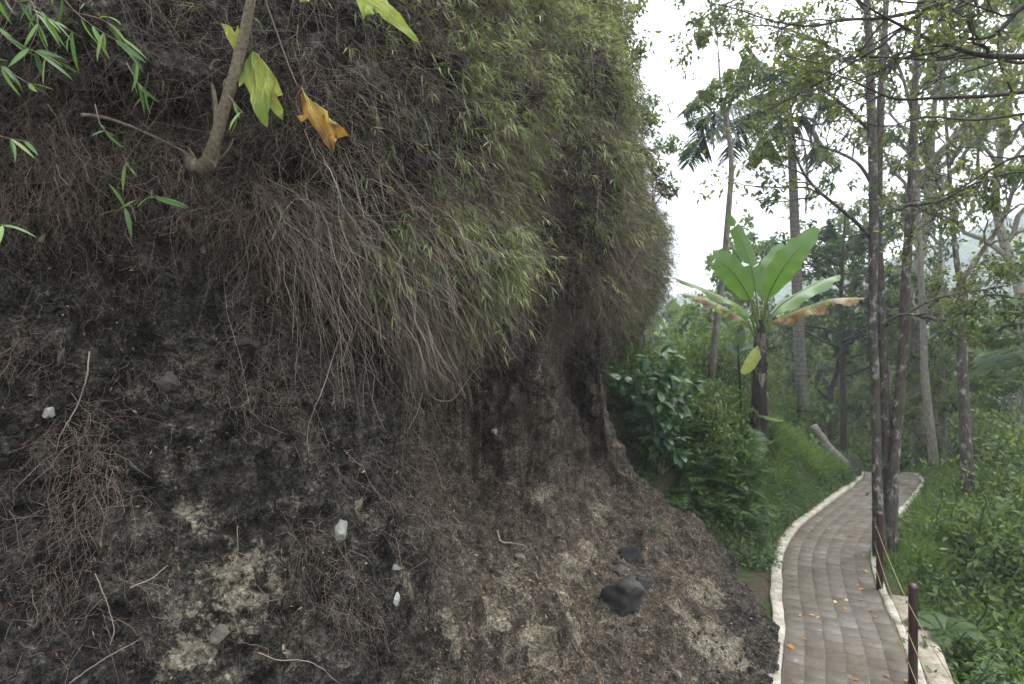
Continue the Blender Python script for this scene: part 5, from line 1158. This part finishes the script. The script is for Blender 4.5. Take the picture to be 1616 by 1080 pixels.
tree('pole_tree', 'slim leaning tree rising left of the banana plant into the sky', 'tree', [(px3([(1122, 600), (1132, 500), (1142, 420), (1150, 330), (1154, 260), (1148, 200), (1138, 150), (1132, 60)], 13.6), [.07, .066, .062, .058, .052, .042, .03, .01])],
     [(px3([(1152, 235), (1170, 215), (1195, 205), (1225, 215)], 13.6), [.018, .014, .01, .004]), (px3([(1150, 215), (1120, 190), (1095, 175)], 13.6), [.016, .012, .004])],
     (M['bark_grey'], M['canopy']), 27, auto=12, n1=5, n2=4, leaf=(.1, .045), nl=7, autoq=(.72, 1), autolf=.16)
# the tree outside the frame on the right whose boughs hang over the path
D2 = 5.6
tree('overhanging_tree', 'tree beyond the right edge whose dark bare boughs sweep in over the path', 'tree',
     [(px3([(1900, 1000), (1880, 700), (1860, 400), (1850, 100), (1840, -200), (1820, -450)], D2), [.14, .13, .12, .1, .08, .04])],
     [(px3([(1848, 60), (1740, 85), (1616, 90), (1545, 87), (1490, 70), (1450, 55), (1405, 32), (1375, 15), (1340, -10)], D2), [.05, .035, .026, .022, .018, .016, .012, .009, .006]),
      (px3([(1852, 160), (1740, 130), (1616, 146), (1560, 152), (1480, 155), (1415, 157), (1375, 142), (1330, 122), (1290, 112)], D2 + .2), [.04, .03, .018, .016, .014, .012, .009, .006, .004]),
      (px3([(1850, 90), (1720, 70), (1616, 100), (1545, 85), (1480, 95), (1420, 92), (1350, 90), (1290, 100), (1235, 85)], D2 + .5), [.04, .025, .016, .014, .012, .01, .007, .005, .003]),
      (px3([(1846, 10), (1700, -20), (1616, 10), (1570, 55), (1520, 62), (1490, 50)], D2 - .3), [.04, .025, .02, .014, .009, .005]),
      (px3([(1846, -40), (1700, -60), (1560, -30), (1480, 8), (1400, 28), (1330, 32), (1285, 42), (1220, 34), (1160, 14), (1110, 2)], D2 + .4), [.05, .035, .026, .02, .016, .012, .01, .007, .005, .003]),
      (px3([(1855, 300), (1720, 255), (1616, 246), (1560, 270), (1500, 305), (1440, 318)], D2 + 1.2), [.04, .022, .014, .011, .008, .004]),
      (px3([(1855, 330), (1740, 290), (1616, 272), (1540, 290), (1480, 320), (1420, 352)], D2 + 1.4), [.04, .022, .012, .01, .008, .004]),
      (px3([(1850, 200), (1720, 170), (1616, 180), (1540, 190), (1460, 185), (1400, 200), (1330, 190), (1270, 200)], D2 + .8), [.04, .022, .012, .01, .008, .006, .004, .003]),
      (px3([(1846, -80), (1720, -90), (1600, -50), (1520, -10), (1450, 5), (1380, -5)], D2 - .2), [.04, .03, .02, .012, .008, .004])],
     (M['bark_dark'], M['canopy']), 31, n1=8, n2=6, leaf=(.06, .028), nl=5, lf=(.34, .5), up=.02, third=0, jit=.02)

# areca palm
def frond(root, pts, L, seed, dead=False, wl=.95, name='frond', npair=64, hang=.3):
    rs = np.random.default_rng(seed); C = catmull(np.array(pts), 18); T, S, U = frames(C[None]); T, S, U = T[0], S[0], U[0]
    pr = [tubes(C[None], np.linspace(.022, .005, 18)[None], 5, np.array([.3]))]
    q = np.linspace(.12, .99, npair)
    for sg in (-1, 1):
        i = np.minimum((q * 17).astype(int), 16); f = (q * 17 - i)[:, None]; pos = C[i] * (1 - f) + C[i + 1] * f
        ln = wl * np.sin(np.pi * (q * .8 + .14)) ** .7 * rs.uniform(.85, 1.1, npair); D = norm(S[i] * sg + T[i] * .55 + rdir(rs, npair) * .12 + DOWN * hang)
        Pt = arcs(rs, pos, D, ln, rs.uniform(.15, .5, npair), 5, .04)
        pr.append(ribbons(Pt, np.array([.03, .055, .045, .03, .004])[None] * np.ones((npair, 1)), norm(U[i] + rdir(rs, npair) * .3), np.clip(rs.beta(2, 2, npair), 0, 1)))
    return part(root, name, pr, M['deadleaf'] if dead else M['palm'], False)
DP = 18.0
palm = thing('areca_palm', P(1263, 625, DP), 'tall palm with a ringed grey trunk and drooping feather fronds behind the banana plant', 'palm')
w = catmull(px3([(1268, 650), (1262, 560), (1257, 430), (1253, 330), (1250, 250), (1248, 205)], DP), 40)
part(palm, 'trunk', tubes(w[None], np.interp(np.linspace(0, 1, 40), [0, .3, 1], [.16, .14, .095])[None], 12, np.array([.5]), jitter=.03), M['bark_palm'])
part(palm, 'crownshaft', tubes(catmull(px3([(1249, 215), (1247, 200), (1246, 178)], DP), 8)[None], np.array([[.1, .12, .12, .11, .1, .08, .06, .04]]), 10, np.array([.5])), M['petiole'])
FR = [[(1246, 188), (1210, 160), (1160, 165), (1110, 200), (1085, 260)], [(1246, 186), (1215, 120), (1165, 110), (1110, 145), (1078, 180)], [(1246, 190), (1215, 150), (1170, 160), (1120, 180), (1080, 195)], [(1246, 192), (1200, 178), (1150, 192), (1110, 215), (1088, 248)], [(1246, 190), (1225, 165), (1190, 175), (1165, 205), (1150, 250)],
      [(1247, 188), (1270, 150), (1300, 155), (1330, 185)], [(1247, 188), (1255, 140), (1275, 110), (1310, 105)], [(1246, 186), (1230, 130), (1205, 100), (1170, 95)], [(1247, 190), (1268, 185), (1290, 215), (1300, 255)], [(1246, 190), (1232, 188), (1215, 215), (1208, 250)], [(1247, 186), (1246, 130), (1250, 90), (1262, 60)]]
for k, f in enumerate(FR): frond(palm, px3([(a, b, rb.uniform(-.8, .8) * (i / 3)) for i, (a, b) in enumerate(f)], DP), 2.4, 50 + k)
frond(palm, px3([(1249, 200), (1262, 205), (1270, 240), (1273, 290), (1271, 335)], DP - .2), 2, 70, True, wl=.3, npair=30, hang=1.2)

# large lobed-leaf plant at the right edge
pap = thing('papaya_plant', (9.3, 10.2, -1.0), 'papaya-like plant with dark deeply cut leaves at the right edge of the photo', 'plant')
cc = catmull([(9.3, 10.2, -1.6), (9.2, 10.1, 1.0), (8.9, 9.9, 3.2), (8.9, 9.8, 4.4)], 16); part(pap, 'stem', tubes(cc[None], np.linspace(.07, .04, 16)[None], 8, np.array([.5])), M['bark_grey'])
for k, (x, y, rr) in enumerate([(1590, 492, 45), (1592, 512, 40), (1580, 560, 48), (1600, 535, 36), (1600, 600, 40), (1618, 470, 40), (1570, 575, 36), (1632, 560, 44)]):
    dq = 9.3 + .15 * (k % 3); c = P(x, y, dq); tip = norm(c - cc[11]); part(pap, 'petiole', tubes(catmull([cc[9 + k % 6], (cc[9 + k % 6] + c) / 2 + UP * .12, c], 8)[None], np.full((1, 8), .008), 5, np.array([.3])), M['petiole'])
    rs = np.random.default_rng(k); ax = norm(np.array([-1, -.1, -.25]) + rdir(rs, 1)[0] * .3); sd_ = norm(np.cross(ax, UP)); 
    nrm_ = np.cross(sd_, ax); parts = []
    sz = rr / FPX * dq
    for a in np.radians([-120, -80, -42, 0, 42, 80, 120]):
        dv_ = ax * math.cos(a) + sd_ * math.sin(a); ll = sz * (1.15 - .35 * abs(a) / 2.1)
        for b_, l2, w_ in [(0, 1, .26), (.45, .55, .2), (-.45, .55, .2)]:
            st = c + dv_ * ll * (.0 if b_ == 0 else .42); d2 = dv_ * math.cos(b_) + np.cross(nrm_, dv_) * math.sin(b_)
            parts.append(blades(st[None], d2[None], nrm_[None], np.array([ll * l2]), np.array([ll * w_ * 1.3]), np.array([[.2]]), .2, np.array([rs.uniform(.2, .6)]), .5))
    part(pap, 'leaf', parts, M['weed'], False)

# airy shrubs rooted on top of the brow, standing against the sky
for k, (px_, py_, dq, tops, lab) in enumerate([(905, 90, 9.4, [(880, 40), (930, -20), (965, 10), (900, -60)], 'light green twiggy shrub on the brow top left of the sky'),
        (975, 130, 10.6, [(985, 60), (1000, 20), (960, 40), (1010, 90)], 'leafy shrub on the brow edge at the top of the sky gap'),
        (1005, 260, 11.8, [(1020, 190), (1040, 150), (1000, 180), (1055, 230)], 'airy shrub leaning out from the brow halfway down its skyline'),
        (1030, 330, 12.6, [(1040, 270), (1060, 300), (1030, 240)], 'small pale green shrub at the lower end of the brow skyline')]):
    b = P(px_, py_, dq); lm = []
    for tx, ty in tops:
        e = P(tx, ty, dq + .2 * (tx % 3 - 1)); lm.append(([b, (b + e) / 2 + UP * .08, e], [.014, .01, .004]))
    tree('brow_shrub', lab, 'shrub', [([b - UP * .3, b - UP * .1, b], [.02, .018, .014])], lm, (M['bark_dark'], M['canopy_mid' if k else 'canopy']), 600 + k, n1=7, n2=5, leaf=(.1, .045), nl=6, lf=(.5, .6), up=.3, jit=.06)

# small separate plants and pieces
def small_plant(name, loc, gen, lab, cat, mat, sc=1.0):
    V, F, r = gen; o = link(name, mesh(name, V * sc, F, mat, {'rnd': r}), label=lab, category=cat); o.location = loc; return o
for x, y, lab, n_, sc in [(1012, 884, 'green seedling growing on the black stone above the boulder', 4, .55), (992, 905, 'tiny bright seedling beside the top of the big boulder', 3, .35), (1040, 838, 'low spreading seedling on the slope above the boulder', 6, .9),
                          (1000, 770, 'seedling at the very top edge of the brown slope', 5, .9), (730, 905, 'tiny seedling on the brown slope near the buttress', 3, .35)]:
    c, q = at_px(x, y, vmax=4.5); small_plant('seedling', c, t_leafy(rt, n_, (.06, .2), 6, .06, .032, .05), lab, 'seedling', M['weed'], sc)
c, q = at_px(768, 575, vmax=5.5); small_plant('seedling', P(768, 585, c[1] - .35), t_leafy(rt, 3, (.1, .2), 4, .1, .05, .03), 'pale green leaf cluster at the tip of the hooked root', 'seedling', M['bamboo'], .8)
fx = P(1490, 965, 7.6); fz = float(ground_z([fx[0]], [fx[1]])[0]); small_plant('fern', (fx[0], fx[1], max(fz, fx[2] - .25)), t_fern(rt, 5, .7, 20), 'arching fern on the slope between the nearer post and the grass', 'fern', M['weed'], 1.0)
lg = thing('fallen_log', P(1292, 690, 16.3), 'pale leaning log at the foot of the bank where the path bends', 'log')
part(lg, 'trunk', tubes(catmull(px3([(1284, 672), (1296, 692), (1310, 712), (1334, 735)], 16.2), 12)[None], np.linspace(.09, .14, 12)[None], 9, np.array([.5]), jitter=.12), M['bark_grey'])
V, F, r = rock(rt, .42, (1.5, 1, .85), 3, .6, 4); o = link('boulder', mesh('boulder', V, F, M['stone_mid'], {'rnd': r}, True), label='brown rock mound beside the path at the bend', category='stone'); o.location = P(1322, 738, 16.4)
sp = thing('thin_sapling', P(1168, 690, 12.2), 'thin dark sapling stem standing just left of the banana plant', 'sapling')
part(sp, 'stem', tubes(catmull(px3([(1168, 700), (1169, 640), (1167, 590), (1165, 560), (1166, 520)], 12.2), 14)[None], np.linspace(.03, .008, 14)[None], 7, np.array([.5])), M['bark_dark'])
for k, (tx, ty) in enumerate([(1140, 535), (1150, 520), (1185, 545), (1172, 505)]):
    b = P(1167, 570 - 8 * k, 12.2); e = P(tx, ty, 12.1); place_leaf(sp, OV[k], b, e - b, norm(np.array([0, -.5, .9])), .36)
# ------------------------------------------------------------------ background wood: trees of four builds, each an individual
def proto(seed, H, mats, leaf, nl, auto, lf, label, up=.15, q=(.35, 1), sp=(.7, 1.3), n1=5, n2=4):
    rs = np.random.default_rng(seed); x = np.cumsum(rs.normal(size=(6, 2)) * .03 * H, 0); x -= x[0]
    pts = [(x[k, 0], x[k, 1], H * k / 5) for k in range(6)]
    return tree('background_tree', label, 'tree', [(pts, [H * .014, H * .012, H * .01, H * .008, H * .005, H * .001])], [], mats, seed, n1=n1, n2=n2, leaf=leaf, nl=nl, auto=auto, lf=(.5, .5), loc=(0, 0, 0), up=up, autoq=q, autolf=lf, autosp=sp, sides=8, jit=.12)
protos = [proto(101, 11, (M['bark_dark'], M['canopy_dark']), (.3, .14), 13, 18, .3, 'dark'), proto(102, 12, (M['bark_grey'], M['canopy_mid']), (.26, .12), 13, 18, .32, 'mid', up=.3),
          proto(103, 8, (M['bark_grey'], M['canopy_mid']), (.24, .12), 13, 20, .42, 'low', q=(.15, 1)), proto(104, 13, (M['bark_grey'], M['canopy']), (.22, .1), 12, 16, .3, 'airy', up=.35, q=(.45, 1))]
KIND = ['deep green bushy tree', 'mid green tree with rising boughs', 'low spreading light green tree', 'airy yellow-green tree with a bare lower trunk']
SPOTS = [(0, 1300, 24, .85), (2, 1240, 25, .95), (1, 1180, 30, .8), (2, 1130, 27, .8), (2, 1440, 26, .7), (3, 1400, 28, 1.1), (1, 1350, 33, .75), (2, 1380, 25, .8), (0, 1460, 30, .75), (2, 1560, 22, .7),
         (3, 1600, 20, 1.1), (1, 1470, 34, .5), (2, 1280, 34, 1.1), (1, 1210, 38, .75), (2, 1440, 36, .95), (0, 1150, 40, .7), (2, 1510, 17, .55), (2, 1585, 15.5, .6), 
         (2, 1090, 33, .9), (3, 1450, 19, 1.1), (2, 1330, 28, .7), (2, 1475, 26, .7), (0, 1400, 40, .8)]
WHERE = ['left of the areca palm', 'behind the areca palm', 'between banana plant and dark thin tree', 'behind the end of the path', 'between the trunks of the three-stemmed tree', 'right of the three-stemmed tree', 'behind the slender pale poles', 'behind the forking slope tree', 'at the right edge']
def where(px):
    for lim, wd in ((1160, 'on the far side of the leaning pole tree'), (1225, 'behind the banana plant'), (1290, 'behind the palm trunk'), (1345, 'around the dark thin tree past the bend'), (1395, 'behind the end of the path'), (1450, 'seen through the three joined trunks'), (1500, 'behind the pale poles'), (1560, 'behind the forking slope tree'), (1700, 'at the right edge')):
        if px <= lim: return wd
used = {}; first = {}
rw = np.random.default_rng(9)
for kk, px, dd_, sc in SPOTS:
    x = (px - CX) / FPX * dd_; z = float(ground_z([x], [dd_])[0]) - .3
    if kk not in first: root = protos[kk]; first[kk] = 1
    else:
        root = protos[kk].copy(); COL.objects.link(root)
        for ch in protos[kk].children:
            c = ch.copy(); COL.objects.link(c); c.parent = root
    root.location = (x, dd_, z); root.rotation_euler = (0, 0, rw.uniform(0, 6.28)); s = sc * rw.uniform(.92, 1.08); root.scale = (s, s, s)
    far = 'near' if dd_ < 19 else ('middle-distance' if dd_ < 29 else 'distant')
    lab = f'{far} {KIND[kk]} {where(px)}'
    n = used.get(lab, 0); used[lab] = n + 1
    if n: lab = lab.replace(far, (' taller' if sc > .85 else ' shorter').strip(), 1)
    root['label'] = lab; root['group'] = 'trees of the wood behind the path'

# far wood on the valley sides
tc = bpy.data.collections.new('far_crown')
for k in range(4):
    rs = np.random.default_rng(k + 400); n = 420; d_ = rdir(rs, n); d_[:, 2] = np.abs(d_[:, 2]) * 1.0; lump = 1 + .3 * fbm(d_ * 1.0, 2.4, 2, k)
    pos = d_ * (rs.uniform(.6, 1, n) ** .5 * lump)[:, None] * np.array([3.2, 3.2, 3.6]) + UP * 2
    V, F, r = blades(pos, rdir(rs, n), norm(d_ + rdir(rs, n) * .6), np.full(n, .9), np.full(n, .6), .1 * np.ones((n, 1)), .2, np.clip(rs.beta(2, 2, n), 0, 1), .5)
    o = bpy.data.objects.new('far_crown', mesh('far_crown', V, F, [M['canopy_dark'], M['canopy_mid'], M['canopy_mid'], M['canopy_dark']][k], {'rnd': r})); tc.objects.link(o)
T_['farcrown'] = tc
rs = np.random.default_rng(8); n = 9000
dd_ = 42 + 430 * rs.uniform(0, 1, n) ** 1.1; an = rs.uniform(.08, .95, n); x, y = dd_ * np.sin(an), dd_ * np.cos(an)
scatter('far_forest', 'farcrown', np.stack([x, y, ground_z(x, y) + .5], 1), .9, 1.9, tilt=.1, seed=88)

# leaves fallen on the paving: each can be pointed at
OVd = []
for k in range(3):
    me = OV[k].copy(); me.materials.clear(); me.materials.append(M['fallen']) if 'fallen' in M else None; OVd.append(me)
M['fallen'] = leaf_mat('fallen_leaf', [(0, (.28, .12, .04)), (.5, (.42, .24, .08)), (1, (.5, .4, .2))], .1, .7, .15, by='obj')
for me in OVd: me.materials.append(M['fallen'])
LF = [(1250, 911), (1253, 926), (1280, 836), (1285, 839), (1307, 836), (1331, 845), (1344, 828), (1359, 848), (1287, 868), (1362, 878), (1363, 901), (1356, 924), (1363, 931), (1316, 949), (1339, 966 - 18), (1362, 949), (1372, 966), (1379, 975), (1263, 974), (1276, 971), (1294, 975), (1265, 1009), (1333, 960), (1404, 1070), (1356, 1075), (1428, 1077), (1328, 798), (1346, 800), (1325, 806), (1243, 1019), (1472, 1068), (1460, 1016), (1227, 1056)]
seen = {}
for k, (x, y) in enumerate(LF):
    d = CAM_Z / ((y - CY) / FPX); c = P(x, y, d); t, pz, s_ = path_st(c[:1], c[1:2]); c[2] = .012 if abs(t[0]) < HW else .04
    if t[0] > HW: c[2] = .026
    o = bpy.data.objects.new('fallen_leaf', OVd[k % 3]); COL.objects.link(o); L = rw.uniform(.05, .085); o.location = c; o.scale = (L, L * rw.uniform(.8, 1.3), L * 1.2); o.rotation_euler = (rw.uniform(-.35, .35), rw.uniform(-.2, .2), rw.uniform(0, 6.28))
    rowt = 'near the bottom edge' if y > 990 else ('level with the nearer post' if y > 940 else ('level with the farther post' if y > 880 else ('just past the farther post' if y > 830 else 'on the far stretch')))
    colt = 'right side' if t[0] > .2 else ('left side' if t[0] < -.2 else 'middle')
    lab = ('fallen brown leaf on the whitewashed left kerb ' if t[0] < -HW else ('fallen brown leaf on the concrete ledge ' if t[0] > HW else f'fallen yellowish leaf on the {colt} of the paving ')) + rowt
    seen[lab] = seen.get(lab, 0) + 1
    if seen[lab] == 2: lab = lab.replace('fallen', 'second fallen', 1)
    elif seen[lab] == 3: lab = lab.replace('fallen', 'third fallen', 1)
    elif seen[lab] > 3: lab = lab.replace('fallen', 'fourth fallen', 1)
    o['label'] = lab
    o['category'] = 'leaf'; o['group'] = 'leaves fallen on the path and its edges'

# haze filling the valley
hz = bpy.data.materials.new('valley_haze'); hz.use_nodes = True; nt = hz.node_tree; nt.nodes.clear(); ho = nt.nodes.new('ShaderNodeOutputMaterial'); pv = nt.nodes.new('ShaderNodeVolumePrincipled')
pv.inputs['Color'].default_value = (.86, .92, 1.0, 1); pv.inputs['Density'].default_value = .0015; pv.inputs['Anisotropy'].default_value = .2
nt.links.new(pv.outputs[0], ho.inputs['Volume'])
allz = V[:, 2]
x0, x1, y0, y1, z0, z1 = -760., 780., -460., 780., float(GZ.min()) - 1.0, float(max(GZ.max(), 40) + 12)
x0, x1 = GX.min() - 2, GX.max() + 2; y0, y1 = GY.min() - 2, GY.max() + 2
Vb = np.array([(x, y, z) for x in (x0, x1) for y in (y0, y1) for z in (z0, z1)]); Fb = np.array([(0, 1, 3, 2), (4, 6, 7, 5), (0, 4, 5, 1), (2, 3, 7, 6), (0, 2, 6, 4), (1, 5, 7, 3)])
link('haze', mesh('haze', Vb, [Fb], hz), kind='stuff')
